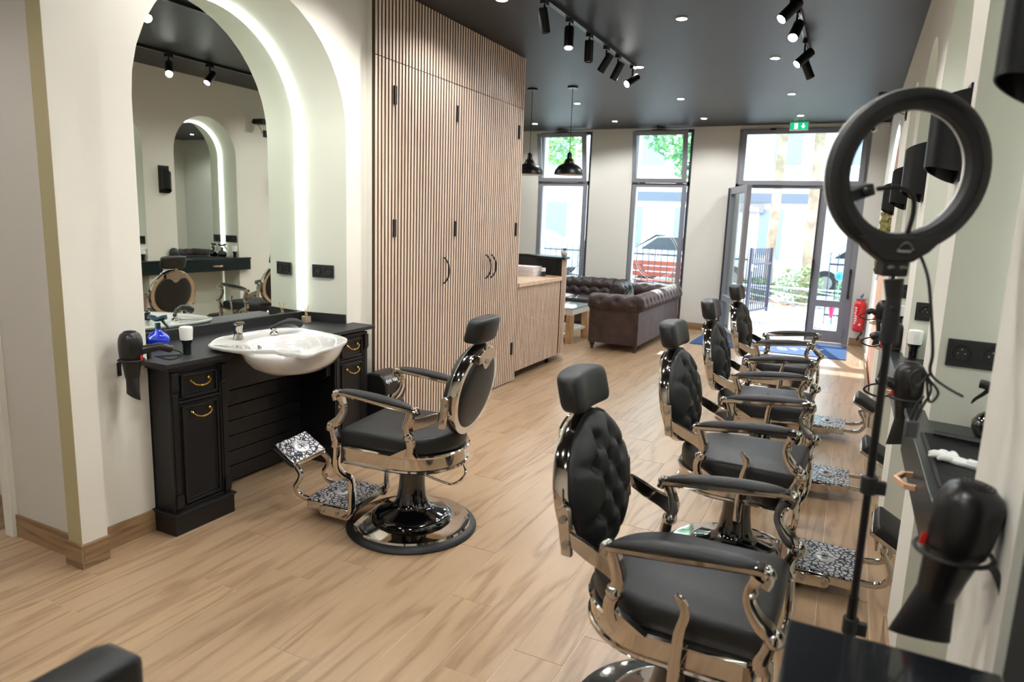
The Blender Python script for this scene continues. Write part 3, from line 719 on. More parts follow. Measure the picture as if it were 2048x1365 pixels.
g = G(); g.tube(bez([(-2.775, 2.485, .925), (-2.745, 2.47, .94), (-2.71, 2.455, .942)], 4), 1, flat=(.03, .012, (0.4, .9, 0))); g.out('lever', M_chrome, fa)
sh = thing('hand_shower', 'hand shower with black handle lying in its chrome rest beside the tap', 'hand shower', (-2.74, 2.70, .853))
g = G(); g.lathe([(0, .853), (.024, .853), (.02, .862), (.012, .868), (.014, .885), (0, .888)], 20, Matrix.Translation((-2.74, 2.70, 0))); g.out('rest', M_chrome, sh)
g = G(); g.tube(bez([(-2.755, 2.685, .882), (-2.73, 2.715, .9), (-2.71, 2.76, .915), (-2.70, 2.81, .91), (-2.695, 2.85, .89)], 5), [.010]*6+[.013]*5+[.017]*5+[.02]*5, 12); g.out('handle', M_blackm, sh)
def spray(loc, mt, label, rz, group=None, black=False):
    t = thing('spray_bottle', label, 'spray bottle', loc, rz, group); O = dict(parent=t, local=True)
    G().lathe([(0, 0), (.036, 0), (.044, .008), (.052, .03), (.051, .046), (.038, .064), (.018, .076), (.014, .084), (.014, .09), (0, .09)], 28).out('bottle', mt, **O)
    h = M_plast if black else MATS['teal_plastic']
    g = G(); g.cyl((0, 0, .088), (0, 0, .118), .014, .012, 16); g.tube(bez([(-.045, 0, .146), (-.02, 0, .142), (0, 0, .135), (.03, 0, .146), (.045, 0, .148)], 3), 1, flat=(.022, .022, (0, 1, 0))); g.out('spray_head', h, **O)
    g = G(); g.tube(bez([(.022, 0, .136), (.034, 0, .12), (.05, 0, .103), (.058, 0, .088)], 3), [1, .95, .9, .85, .8, .75, .7, .6, .4, .3], flat=(.014, .012, (0, 1, 0))); g.out('trigger', h, **O)
    return t
mat('teal_plastic', (10, 44, 62), .25)
spray((-3.03, 2.225, .822), M_blue, 'blue glass spray bottle at the left end of the vanity top', .35)
def brush(loc, label, name='neck_brush', group=None):
    t = thing(name, label, 'brush', loc, 0, group); O = dict(parent=t, local=True)
    G().lathe([(0, 0), (.018, 0), (.019, .003), (.018, .01), (.019, .05), (.027, .066), (.028, .07), (0, .07)], 24).out('handle', M_gloss, **O)
    g = G(); n = 24
    g.lathe([(0, .068), (.026, .068), (.027, .074), (.0265, .08), (.029, .12), (.0275, .131), (.02, .133), (0, .132)], n)
    for k in range(26):
        a = 2*pi*k/26; g.tube([(.0268*cos(a), .0268*sin(a), .074), (.0298*cos(a), .0298*sin(a), .126)], .0012, 4)
    g.out('bristles', M_bristle, **O)
    return t
brush((-2.765, 2.175, .822), 'white-bristled neck brush standing on the vanity beside the blue spray bottle')
def glove(loc, rz, label):
    t = G(); pillow(t, [(.035*cos(2*pi*i/12), .026*sin(2*pi*i/12)) for i in range(12)], 0, .014, .006, 2, .004)
    for k in range(5):
        a = (-.75+.38*k); L_ = (.045, .06, .064, .058, .04)[k]
        t.tube(bez([(.02*cos(a), .02*sin(a)+.0, .009), ((.02+L_*.6)*cos(a), (.02+L_*.6)*sin(a)*1.1, .015), ((.02+L_)*cos(a*1.1), (.02+L_)*sin(a), .008)], 3), [.009, .009, .009, .0085, .008, .006, .003], 8)
    t.tube([(-.025, 0, .008), (-.06, .006, .011), (-.08, -.004, .008)], [.016, .014, .012], 8)
    o = t.out('rubber_glove', M_whitep); o.location = loc; o.rotation_euler = (0, 0, rz)
    return tag(o, label, 'glove')
gv = glove((-2.70, 2.42, .823), 2.0, 'crumpled white glove on the vanity edge left of the basin'); gv.scale = (.55, .55, .5)
o = bx(-2.80, -2.745, 2.075, 2.155, .8225, .825).out('comb', M_plast, smooth=False)
gg = G(); gg.box(-.005, .005, -.055, .055, 0, .004)
for k in range(22): gg.box(.005, .024, -.053+.005*k, -.0505+.005*k, 0, .0025)
bpy.data.objects.remove(o); o = gg.out('comb', M_plast, smooth=False); o.location = (-2.80, 2.10, .8222); o.rotation_euler = (0, 0, -.5); tag(o, 'black comb lying flat on the vanity in front of the neck brush', 'comb')
t = thing('reed_diffuser', 'small glass reed diffuser at the back right of the vanity top', 'diffuser', (-3.03, 3.255, .822)); O = dict(parent=t, local=True)
g = G(); pillow(g, [(-.02, -.02), (.02, -.02), (.02, .02), (-.02, .02)], 0, .04, .003, 2); g.cyl((0, 0, .04), (0, 0, .052), .010, n=12); g.out('bottle', M_liquid, **O)
for k in range(4):
    a = k*1.7; G().cyl((0, 0, .04), (.022*cos(a), .022*sin(a), .11), .0015, n=5).out('reed', M_amber, **O)
def dryer(loc, rz, label, scale=1.0, group=None, hl=.15, handle=0):
    """wall-stored hair dryer hanging nozzle down; local +x is the wall side, handle leaves towards local angle `handle`"""
    t = thing('hair_dryer', label, 'hair dryer', loc, rz, group); O = dict(parent=t, local=True)
    G().lathe([(0, .085), (.028, .085), (.034, .13), (.040, .165), (.045, .172), (.0475, .20), (.048, .235), (.0455, .257), (.038, .274), (.025, .284), (.01, .288), (0, .2885)], 32, Matrix.Diagonal((scale, scale, 1, 1))).out('barrel', M_plast, **O)
    g = G()
    for q in (.010, .017, .024): g.lathe([(q-.0015, .280), (q+.0015, .280), (q+.0015, .2895-q*q*7), (q-.0015, .2895-q*q*7)], 28, cap=False)
    g.out('rear_grille', M_blackm, **O)
    g = G(); rs = []
    for k in range(7):
        u = k/6; z = .09-.09*u; a = .028+.016*u; b_ = .026-.016*u
        rs.append([(a*scale*cos(2*pi*i/20), b_*scale*sin(2*pi*i/20), z+(.010*cos(2*pi*i/20)*u)) for i in range(20)])
    g.rings(rs); g.out('nozzle', M_blackm, **O)
    ca, sa = cos(handle), sin(handle)
    P = bez([(.035*ca, .035*sa, .20), (.45*hl*ca+.02*ca, .45*hl*sa+.02*sa, .212), (.73*hl*ca+.01*ca, .73*hl*sa+.01*sa, .214), (hl*ca+.01*ca, hl*sa+.01*sa, .200)], 4)
    G().tube(P, [.019]*4+[.017]*4+[.018]*4+[.012], 14).out('handle', M_plast, **O)
    g = G()
    for k in range(7):
        p = P[2+k]; g.ball((p.x, p.y, p.z+.015), .004, 6)
    g.out('grip_beads', M_steel, **O)
    bx_ = G(); bx_.box(-.050*scale, -.042*scale, -.018, -.010, .165, .185); bx_.out('switch', M_redp, **O)
    e = P[-1]
    G().tube(bez([e, (e.x+.03*ca, e.y+.03*sa, e.z-.012), (e.x+.035*ca, e.y+.035*sa, e.z-.03), (e.x-.01*ca, e.y-.01*sa, e.z-.045), (e.x-.06*ca, e.y-.06*sa, e.z-.03)], 4), .0035, 6).out('cable', M_blackm, **O)
    return t
def holder(loc, rz, label, scale=1.0, group=None):
    t = thing('dryer_holder', label, 'holder', loc, rz, group); O = dict(parent=t, local=True)
    G().tube([(.050*scale*cos(2*pi*k/32), .050*scale*sin(2*pi*k/32), .162) for k in range(32)], .004, 8, closed=True).out('ring', M_blackm, **O)
    g = G(); g.tube(bez([(.05*scale, 0, .162), (.065, 0, .155), (.078, 0, .13), (.082, 0, .10)], 4), .006, 8); g.box(.082, .088, -.008, .008, .08, .14); g.out('wall_bracket', M_blackm, **O)
    return t
dryer((-2.722, 1.865, .69), pi, 'black hair dryer hanging beside the vanity on the left wall', handle=-2.25)
holder((-2.722, 1.865, .69), pi, 'ring holder for the hair dryer left of the vanity')
def socket(o, X, Yv, Z, n, label, group=None):
    """wall socket plate: o centre, X along plate, Z out of the wall"""
    Mx = frame4(X, Yv, Z, o); w = .075*n
    t = thing('power_socket', label, 'socket', o, 0, group)
    g = G(); g.box(-w/2, w/2, -.04, .04, 0, .009, Mx); g.out('plate', M_blackm, t, smooth=False, bevel=.002)
    for k in range(n):
        c = (-w/2+.0375+.075*k)
        g = G(); g.rings([[Mx @ Vector((c+r*cos(2*pi*i/24), r*sin(2*pi*i/24), z)) for i in range(24)] for r, z in ((.030, .009), (.030, .0125), (.022, .0125), (.020, .0095))], cap=False); f = g.out('outlet', M_plast, t)
        g = G()
        for dx, dy in ((-.009, 0), (.009, 0), (0, .012)): g.cyl(Mx @ Vector((c+dx, dy, .0085)), Mx @ Vector((c+dx, dy, .0115)), .0024, n=8)
        g.out('pin', M_steel, f)
    return t
dv = Vector((XL-MX, SPY, 0)).normalized(); nv = Vector((SPY, -(XL-MX), 0)).normalized()
pc = Vector((MX, NL1-SPY, 0))+dv*.165
socket((pc.x, pc.y-.004, 1.142), dv, (0, 0, 1), nv, 2, 'black double socket on the niche side right of the arched mirror')
# touchless dustpan vacuum
ev = thing('floor_vacuum', 'black upright touchless dustpan vacuum between vanity and slatted wardrobe', 'vacuum', (-2.64, 3.55, 0))
pr = [(-.135, 0), (.10, 0), (.12, .03), (.125, .12), (.11, .30), (.10, .31), (.112, .335), (.125, .38), (.12, .44), (.09, .485), (.04, .505), (-.06, .505), (-.135, .49)]
g = G(); g.poly([(-2.64+.72*a, 3.445, b) for a, b in pr], (0, .215, 0)); g.out('body', M_plast, ev, bevel=.012)
g = G(); g.box(-2.57, -2.5655, 3.452, 3.653, .306, .31); g.out('seam', M_steel, ev, smooth=False)
# tangent plane near top front
n_ = Vector((.90, 0, .43)).normalized(); u_ = Vector((0, 1, 0)); v_ = n_.cross(u_)
text_obj('lettering', 'eye vac', .043, M_whitep, frame4(u_, v_, n_, Vector((-2.5645, 3.515, .4625))+n_*.003), ev)

# =================================================================== WARDROBE
wd = thing('slatted_wardrobe', 'tall wardrobe clad in pale vertical oak slats beside the wash station', 'wardrobe', (-2.8, 4.65, 0))
g = G(); g.box(-2.95, -2.762, 3.58, 5.722, .012, HC-.002); g.out('carcass', M_backer, wd, smooth=False)
bx(-2.812, -2.764, 3.572, 3.5785, 0, HC-.002).out('side_panel', M_wall, wd, smooth=False); bx(-2.764, -2.758, 3.5715, 3.5725, 0, HC-.002).out('edge_strip', M_blackm, wd, smooth=False)
secs = [('filler_panel', 3.58, 3.775), ('wardrobe_door', 3.775, 4.462), ('filler_panel', 4.462, 4.562), ('wardrobe_door', 4.562, 5.112), ('wardrobe_door', 5.112, 5.625), ('filler_panel', 5.625, 5.722)]
slo = None; shi = None
NS = 59; pit = (5.722-3.58)/NS
panels = []
for nm, a, b in secs:
    panels.append((a, b, bx(-2.763, -2.758, a+.002, b-.002, .015, 2.468).out(nm, M_backer, wd, smooth=False)))
upper = bx(-2.763, -2.758, 3.58, 5.722, 2.478, HC-.002).out('upper_panel', M_backer, wd, smooth=False)
def slat_mesh(z0, z1):
    g = G(); g.poly([(0, 0, z0), (.007, .0, z0), (.008, .0012, z0), (.008, pit*.62-.0012, z0), (.007, pit*.62, z0), (0, pit*.62, z0)], (0, 0, z1-z0)); return g
def dark_sides(o):
    """routed slats: oak veneer on the face, brown board on the flanks"""
    o.data.materials.append(M_backer)
    for p in o.data.polygons:
        if abs(p.normal.y) > .9: p.material_index = 1
for i in range(NS):
    y = 3.58+pit*i+.006
    for (par, z0, z1, key) in ((next((p for a, b, p in panels if a-.001 <= y+.01 < b), panels[-1][2]), .012, 2.470, 0), (upper, 2.476, HC-.003, 1)):
        src = slo if key == 0 else shi
        if src is None:
            src = slat_mesh(z0, z1).out('slat', M_slat, par, smooth=False, local=True); dark_sides(src)
            if key == 0: slo = src
            else: shi = src
            o = src
        else: o = copyobj(src, par)
        o.location = Vector((-2.758, y, 0))-wd.location
for a, b, p in panels: pass
for y, z, pi_ in ((3.783, 2.265, 1), (3.783, 1.42, 1), (4.565, 2.265, 3), (4.565, 1.42, 3), (5.622, 2.265, 4), (5.622, 1.42, 4), (5.622, .325, 4)):
    g = G(); g.box(-2.748, -2.735, y-.013, y+.013, z-.058, z+.058); g.out('hinge', M_blackm, panels[pi_][2], smooth=False, bevel=.002)
for y, pi_ in ((4.405, 1), (5.068, 3), (5.158, 4)):
    G().tube(bez([(-2.742, y, 1.015), (-2.728, y, 1.02), (-2.70, y, 1.06), (-2.692, y, 1.11), (-2.70, y, 1.16), (-2.728, y, 1.20), (-2.742, y, 1.205)], 4), .0065, 8).out('handle', M_blackm, panels[pi_][2])

# =================================================================== RECEPTION DESK
dk_ = thing('reception_desk', 'slat-clad reception desk with wooden worktop and black raised shelf', 'desk', (-3.1, 6.5, 0))
XD = -2.745
def arc(x, r=.40, y0=6.80):
    pass
front = [(XD, 5.745+pit*.98*i) for i in range(30)]
g = G(); g.box(-3.35, XD-.020, 5.74, 6.78, .09, .885)
g.out('cabinet_body', M_backer, dk_, smooth=False)
body_arc = [(-2.945+.18*cos(a), 6.80+.38*sin(a)) for a in [pi/2*k/12 for k in range(13)]]
g = G(); g.poly([(-3.9, 6.78, .09), (-2.765, 6.78, .09)]+[(x, y, .09) for x, y in body_arc]+[(-3.9, 7.18, .09)], (0, 0, .80)); g.out('cabinet_body', M_backer, dk_, smooth=False)
g = G(); g.poly([(-3.9, 7.14, .89)]+[(-2.945+.155*cos(a), 6.80+.36*sin(a), .89) for a in [pi/2*k/12 for k in range(12, 1, -1)]]+[(-2.83, 6.9, .89), (-2.88, 6.95, .89), (-3.9, 7.09, .89)], (0, 0, .215)); g.out('raised_front', M_blackm, dk_, smooth=False)
ds = None
L1 = [(XD-.020, y, 0) for _, y in front if y < 6.76]
for x, y, a in L1:
    if ds is None:
        ds = slat_mesh(.085, .885).out('slat', M_slat, dk_, smooth=False, local=True); dark_sides(ds); o = ds
    else: o = copyobj(ds, dk_)
    o.location = Vector((x, y, 0))-dk_.location
dl = None
for k in range(14):
    a = pi/2*k/14+.02; x = -2.945+.18*cos(a); y = 6.80+.38*sin(a)
    if dl is None:
        dl = slat_mesh(.085, 1.105).out('slat', M_slat, dk_, smooth=False, local=True); dark_sides(dl); o = dl
    else: o = copyobj(dl, dk_)
    o.location = Vector((x, y, 0))-dk_.location; o.rotation_euler = (0, 0, math.atan2(sin(a)*.18, cos(a)*.38))
g = G(); g.poly([(-3.9, 5.735, .887), (XD+.004, 5.735, .887), (XD+.004, 6.79, .887), (-2.80, 6.92, .887), (-3.9, 7.08, .887)], (0, 0, .036)); g.out('worktop', M_top, dk_, smooth=False, bevel=.002)
g = G(); g.poly([(-4.1, 7.04, 1.107), (-3.25, 7.04, 1.107), (-3.05, 6.86, 1.107)]+[(-2.935+.21*cos(a), 6.80+.42*sin(a), 1.107) for a in [pi/2*k/12 for k in range(13)]]+[(-4.1, 7.22, 1.107)], (0, 0, .022)); g.out('raised_shelf', M_console, dk_, smooth=False, bevel=.002)
for x, y in ((-2.84, 5.80), (-2.84, 6.70), (-3.3, 6.70)): bx(x-.02, x+.02, y-.02, y+.02, 0, .09).out('leg', M_blackm, dk_, smooth=False)
bt = base(bx(-3.32, -2.99, 6.60, 6.82, .9235, .975).out('card_box', M_paper, smooth=False, bevel=.002)); tag(bt, 'lower of two white card boxes on the wooden reception worktop', 'box', 'card boxes on the reception desk')
b2 = base(bx(-3.325, -3.0, 6.595, 6.815, .9755, 1.022).out('card_box', M_paper, smooth=False, bevel=.002)); tag(b2, 'upper of two white card boxes on the wooden reception worktop', 'box', 'card boxes on the reception desk')
t = thing('lotion_bottle', 'small black bottle with white cap beside the card boxes', 'bottle', (-2.935, 6.72, .923)); O = dict(parent=t, local=True)
G().lathe([(0, 0), (.026, 0), (.027, .005), (.027, .045), (.022, .052), (0, .052)], 24).out('bottle', M_gloss, **O); G().lathe([(0, .052), (.024, .052), (.024, .086), (.02, .089), (0, .089)], 24).out('cap', M_whitep, **O)
t = thing('succulent_pot', 'round grey pot with a dark succulent on the raised reception shelf', 'potted plant', (-2.85, 7.08, 1.129)); O = dict(parent=t, local=True)
G().lathe([(0, 0), (.02, 0), (.034, .018), (.038, .036), (.03, .056), (.018, .064), (0, .06)], 24).out('pot', M_stone, **O)
for k in range(8):
    a = k*.8; G().tube([(0, 0, .058), (.012*cos(a), .012*sin(a), .078), (.026*cos(a), .026*sin(a), .092)], [.006, .006, .001], 6).out('leaf', M_blackm, **O)

# =================================================================== SOFAS
def tuft_roll(g, p0, p1, r, nb, ph=0, a0=-.25*pi, span=1.5*pi, up=Vector((0, 0, 1)), sgn=1, caps=True):
    """rolled top: tube p0->p1 with button dimples in staggered rows; sgn turns the roll outwards"""
    p0, p1 = Vector(p0), Vector(p1); t = (p1-p0); L = t.length; t.normalize(); sd = up.cross(t)*sgn
    NL = max(24, int(L/.018)); NA = 30; pitch = L/nb
    rs = []
    for i in range(NL+1):
        s = L*i/NL; r_ = []
        endk = min(1, min(s, L-s)/.03+.75) if caps else 1
        for k in range(NA):
            a = 2*pi*k/NA; d = 0
            for row, off in ((.10*pi, 0), (.42*pi, .5), (-.20*pi, .5), (.74*pi, 0)):
                sp = (s/pitch-off+ph); fs = (sp-round(sp))*pitch; da = (a-row+pi) % (2*pi)-pi
                d += .030*math.exp(-((fs/.032)**2+(da*r/.03)**2))
                d += .009*math.exp(-(fs/.012)**2)*math.exp(-(da/.5)**2)
            rr = (r-d+.006)*endk
            r_.append(p0+t*s+sd*cos(a)*rr+up*sin(a)*rr)
        rs.append(r_)
    g.rings(rs)
def sofa(name, label, loc, rz, Ln, Dp, cush, m, group):
    """local: back along +y side (y=Dp), seat opens to -y, x from 0 to Ln"""
    t = thing(name, label, 'sofa', loc, rz, group); O = dict(parent=t, local=True)
    g = G()
    g.box(.03, .15, .03, Dp-.03, .085, .55); g.box(Ln-.15, Ln-.03, .03, Dp-.03, .085, .55)
    g.box(.15, Ln-.15, Dp-.16, Dp-.03, .085, .55); g.box(.15, Ln-.15, .04, Dp-.16, .085, .30)
    g.out('body', m, smooth=False, **O)
    R = .105
    g = G(); tuft_roll(g, (.02, Dp-.085, .575), (Ln-.02, Dp-.085, .575), R, int(Ln/.17), caps=True, sgn=1); g.out('back_roll', m, ang=70, **O)
    for x, sg in ((.085, -1), (Ln-.085, 1)):
        g = G(); tuft_roll(g, (x, .02, .573), (x, Dp-.06, .573), R*.97, max(3, int(Dp/.17)), .25, sgn=-sg); g.out('arm_roll', m, ang=70, **O)
        g = G(); g.lathe([(0, 0), (.085, 0), (.088, .006), (.075, .012), (.06, .006), (.045, .012), (0, .014)], 28, Matrix.Translation((x, .022, .573)) @ Matrix.Rotation(pi/2, 4, 'X')); g.out('arm_front', m, **O)
    # tufted inside back
    g = G(); rs = []; nx = int((Ln-.3)/.02); nz = 14; px = .17
    for j in range(nz+1):
        z = .36+.22*j/nz; r_ = []
        for i in range(nx+1):
            x = .15+(Ln-.3)*i/nx; d = 0
            for row, off in ((.53, 0), (.44, .5)):
                q = (x-.15)/px-off; fx = (q-round(q))*px; d += .03*math.exp(-((fx/.03)**2+((z-row)/.03)**2))
            r_.append((x, Dp-.165-.05*sin(pi*min(1, (z-.30)/.30))+d, z))
        rs.append(r_)
    g.rings(rs, cap=False, closed=False); g.out('tufted_back', m, ang=70, **O)
    w = (Ln-.31)/cush
    for i in range(cush):
        x0 = .155+w*i; ol = [(x0+w*(.5+.49*a), .02+(Dp-.24)*(.5+.5*b_)) for a, b_ in ((-1, -.93), (-.95, -1), (.95, -1), (1, -.93), (1, .95), (.95, 1), (-.95, 1), (-1, .95))]
        g = G(); pillow(g, ol, .30, .42, .025, 4, .018); g.out('seat_cushion', m, **O)
    for x in (.07, Ln-.07):
        for y in (.07, Dp-.07):
            g = G(); g.lathe([(0, 0), (.016, 0), (.02, .01), (.014, .02), (.03, .055), (.03, .07), (.024, .088), (0, .088)], 16, Matrix.Translation((x, y, 0))); g.out('foot', M_woodleg, **O)
    return t
# near sofa: its back faces +x. local y -> world +x, local x -> world -y
sofa('chesterfield_sofa', 'brown buttoned chesterfield sofa seen from its side and back', (-2.80, 9.83, 0), -pi/2, 2.08, .67, 2, M_sofa, 'buttoned brown sofas of the waiting corner')
sofa('chesterfield_sofa', 'brown buttoned chesterfield sofa standing under the windows', (-5.25, 9.28, 0), 0, 2.40, .84, 3, M_sofal, 'buttoned brown sofas of the waiting corner')
# coffee table
ct = thing('coffee_table', 'glass-topped wooden coffee table between reception desk and sofas', 'table', (-3.6, 8.25, 0))
tx0, tx1, ty0, ty1 = -4.1, -3.03, 7.9, 8.55
bx(tx0, tx1, ty0, ty1, .442, .452).out('glass_top', mat('teal_glass_top', (176, 200, 204), .06, coat=1), ct, smooth=False, bevel=.002)
g = G(); g.box(tx0+.01, tx1-.01, ty0+.01, ty1-.01, .36, .442); g.out('top_frame', mat('whitewashed_board', (212, 206, 196), .5), ct, smooth=False)
for x in (tx0+.01, tx1-.09):
    for y in (ty0+.01, ty1-.09): bx(x, x+.08, y, y+.08, 0, .41 if False else .36).out('leg', M_table, ct, smooth=False, bevel=.003)
bx(tx0+.03, tx1-.03, ty0+.03, ty1-.03, .13, .165).out('lower_shelf', MATS['whitewashed_board'], ct, smooth=False)

# =================================================================== CEILING THINGS
def pendant(x, y, label):
    t = thing('pendant_lamp', label, 'pendant lamp', (x, y, 2.0)); O = dict(parent=t, local=True)
    G().lathe([(0, .885), (.055, .885), (.055, .898), (0, .9)], 24).out('ceiling_rose', M_metal, **O)
    G().cyl((0, 0, .235), (0, 0, .886), .0035, n=8).out('cord', M_blackm, **O)
    p = [(.158, 0), (.156, .02), (.146, .05), (.12, .085), (.085, .108), (.058, .12), (.054, .135), (.044, .15), (.046, .158), (.030, .168), (.026, .18), (.024, .225), (.012, .235), (0, .24)]
    G().lathe([(.150, 0)]+p, 40, cap=False).out('lamp_shade', M_metal, **O)
    G().lathe([(r-.004, z-.001) for r, z in p[:5]]+[(0, .10)], 40, cap=False).out('shade_lining', M_whitep, **O)
    G().ball((0, 0, .06), .03, 12).out('bulb', M_lampoff, **O)
    return t
pendant(-3.281, 7.006, 'black pendant lamp partly behind the slatted wardrobe edge'); pendant(-2.82, 7.018, 'black pendant lamp hanging in full view before the first window')
def track(name, x, y0, y1, label):
    t = thing(name, label, 'ceiling track', (x, (y0+y1)/2, HC-.03)); g = G(); g.box(x-.017, x+.017, y0, y1, HC-.022, HC); g.out('rail', M_metal, t, smooth=False)
    g = G(); g.box(x-.011, x-.007, y0+.01, y1-.01, HC-.0235, HC-.021); g.box(x+.007, x+.011, y0+.01, y1-.01, HC-.0235, HC-.021); g.out('conductor_strip', M_steel, t, smooth=False)
track('light_track', -1.92, 2.3, 6.22, 'left ceiling track carrying black spotlights')
track('light_track', -.48, 2.3, 6.26, 'right ceiling track carrying black spotlights')
def spot(x, y, aim, on, label):
    t = thing('track_spotlight', label, 'spotlight', (x, y, HC-.02), 0, 'black spotlights on the ceiling tracks'); O = dict(parent=t, local=True)
    g = G(); g.box(-.016, .016, -.035, .035, -.028, 0); g.cyl((0, 0, -.028), (0, 0, -.085), .007, n=8); g.out('adapter', M_metal, **O)
    a = Vector(aim).normalized(); c = Vector((0, 0, -.125)); q = a.to_track_quat('Z', 'Y').to_matrix().to_4x4(); Mx = Matrix.Translation(c) @ q
    G().lathe([(0, -.075), (.032, -.075), (.033, -.07), (.033, .075), (.029, .075), (.029, .06), (0, .06)], 28, Mx).out('lamp_head', M_metal, **O)
    G().lathe([(0, .063), (.028, .063), (.028, .066), (0, .067)], 24, Mx).out('lens', M_lampon if on else M_lampoff, **O)
    if on:
        light('spot_lamp', 'SPOT', c+a*.08, SPOT, aim=a, parent=t, spot_size=radians(75), spot_blend=.6, shadow_soft_size=.03, color=(1, .985, .97))
XT = -1.92
for x, y, a, on, lb in ((XT, 4.23, (.12, .2, -1), 0, 'first spotlight in view on the left track, pointing down, unlit'), (XT, 4.66, (.12, -.28, -1), 1, 'second spotlight on the left track, tilted with its lens glinting'),
        (XT, 5.06, (0, .02, -1), 0, 'third spotlight on the left track, hanging straight down'), (XT, 5.45, (-.7, .1, -1), 0, 'fourth spotlight on the left track, tilted left'),
        (XT, 5.75, (-.55, .1, -1), 0, 'fifth spotlight on the left track, tilted left next to the last one'), (XT, 6.17, (-.6, -1.1, -.75), 1, 'bright last spotlight at the end of the left track'),
        (-.48, 4.5, (-.6, -.5, -.8), 1, 'topmost spotlight on the right track, cut by the picture edge'), (-.48, 4.95, (-.15, -.75, -.8), 1, 'bright second spotlight on the right track'), (-.48, 5.72, (-.7, -.55, -.8), 1, 'bright third spotlight on the right track'),
        (-.48, 6.12, (.45, .1, -1), 0, 'unlit last spotlight at the end of the right track'), (XT, 3.2, (-1, -.1, -.8), 1, 'spotlight on the left track aimed at the wash station'), (-.48, 3.4, (.5, .2, -1), 1, 'spotlight on the right track aimed at the second chair'),
        (XT, 2.6, (-.9, .4, -.8), 1, 'first spotlight of the left track'), (-.48, 2.7, (-1.0, .2, -.7), 1, 'first spotlight of the right track')):
    spot(x, y, a, on, lb)
DL = {(-2.2, 4.18): 'lit downlight cut by the top picture edge beside the slatted wardrobe', (-1.22, 4.96): 'brightest lit downlight in the middle of the ceiling between the two tracks',
      (-1.9, 6.3): 'lit downlight at the far end of the left spotlight track', (-.75, 6.3): 'lit downlight left of the far end of the right spotlight track',
      (-3.13, 7.95): 'lit downlight just right of the fully visible pendant lamp cord', (-1.9, 7.95): 'lit downlight of the middle row, beyond the left track, ahead of the second window',
      (-.75, 7.95): 'lit downlight of the middle row, ahead of the exit sign', (-4.35, 9.42): 'lit downlight nearest the first window top, beside the left pendant cord',
      (-3.14, 9.42): 'lit downlight close to the front wall between the two windows', (-1.93, 9.42): 'lit downlight close to the front wall between second window and door',
      (-.76, 9.42): 'lit downlight directly above the exit sign', (-4.6, 6.4): 'downlight hidden behind the wardrobe over the lounge corner', (-2.2, 2.4): 'downlight over the wash station, above the picture',
      (-.5, 2.4): 'downlight over the nearest right-hand chair, above the picture', (-1.2, 2.6): 'downlight over the middle of the floor, above the picture', (-3.9, .6): 'added downlight in the unseen side corridor, brightening the pier at far left', (-2.1, .4): 'unseen fill downlight left behind the camera', (-.6, .4): 'unseen fill downlight just above the camera', (-1.3, -.9): 'rearmost unseen fill downlight behind the camera'}  # corridor downlight is added, only to brighten the pier side
dlp = None
rows = [(4.18, (-2.2,)), (4.96, (-1.22,)), (6.3, (-1.9, -.75)), (7.95, (-3.13, -1.9, -.75)), (9.42, (-4.35, -3.14, -1.93, -.76)), (2.4, (-2.2, -.5)), (.4, (-2.1, -.6)), (.6, (-3.9,)), (-.9, (-1.3,)), (6.4, (-4.6,)), (2.6, (-1.2,))]  # downlights above and behind the camera are unseen, placed for ambient fill
nd = 0
for y, xs in rows:
    for x in xs:
        t = thing('recessed_downlight', 'small round lit downlight recessed in the dark ceiling', 'downlight', (x, y, HC-.012), 0, 'recessed ceiling downlights') if dlp is None else None
        if dlp is None:
            dlp = t; O = dict(parent=t, local=True)
            G().lathe([(.034, .012), (.042, .012), (.042, .006), (.036, .004), (.034, .008)], 28, cap=False).out('bezel', M_whitep, **O)
            G().lathe([(0, .006), (.034, .006), (.034, .010), (0, .010)], 24).out('lens', M_lampon, **O)
        else: t = dup(dlp, (x, y, HC-.012))
        t['label'] = DL.get((x, y), 'unseen fill downlight behind the camera position'); nd += 1
        light('downlight_lamp', 'SPOT', (x, y, HC-.02), LAMP, spot_size=radians(150), spot_blend=.5, shadow_soft_size=.04, color=(1, .985, .97), aim=(0, 0, -1))
t = thing('exit_sign', 'green emergency exit sign hanging from the ceiling above the door', 'sign', (-.81, 9.98, 2.79))
bx(-.925, -.695, 9.965, 9.995, 2.79, 2.90).out('housing', M_whitep, t, smooth=False, bevel=.003)
bx(-.915, -.705, 9.960, 9.9645, 2.80, 2.888).out('sign_panel', M_green, t, smooth=False)
g = G(); g.box(-.865, -.825, 9.957, 9.9595, 2.808, 2.878); g.out('door_symbol', M_exitw, t, smooth=False)
g = G(); g.ball((-.838, 9.955, 2.868), .006, 8); g.tube([(-.842, 9.955, 2.86), (-.85, 9.955, 2.838), (-.84, 9.955, 2.825), (-.848, 9.955, 2.812)], .004, 6); g.tube([(-.85, 9.955, 2.838), (-.862, 9.955, 2.826), (-.87, 9.955, 2.828)], .0035, 6); g.tube([(-.856, 9.955, 2.852), (-.842, 9.955, 2.858), (-.83, 9.955, 2.848)], .003, 6); g.out('running_figure', M_green, t)
g = G(); g.poly([(-.782, 9.957, 2.845), (-.765, 9.957, 2.845), (-.765, 9.957, 2.876), (-.751, 9.957, 2.876), (-.751, 9.957, 2.845), (-.734, 9.957, 2.845), (-.758, 9.957, 2.812)], (0, .002, 0)); g.out('arrow', M_exitw, t, smooth=False)
t = thing('security_camera', 'white dome security camera on the front wall above the extinguisher', 'camera', (.07, 9.98, 2.80)); O = dict(parent=t, local=True)
g = G(); g.box(.02, .17, .16, .215, .045, .085); g.lathe([(0, .08), (.05, .08), (.05, .05), (.046, .03), (0, .03)], 28, Matrix.Translation((0, .15, 0))); g.out('bracket', M_whitep, **O)
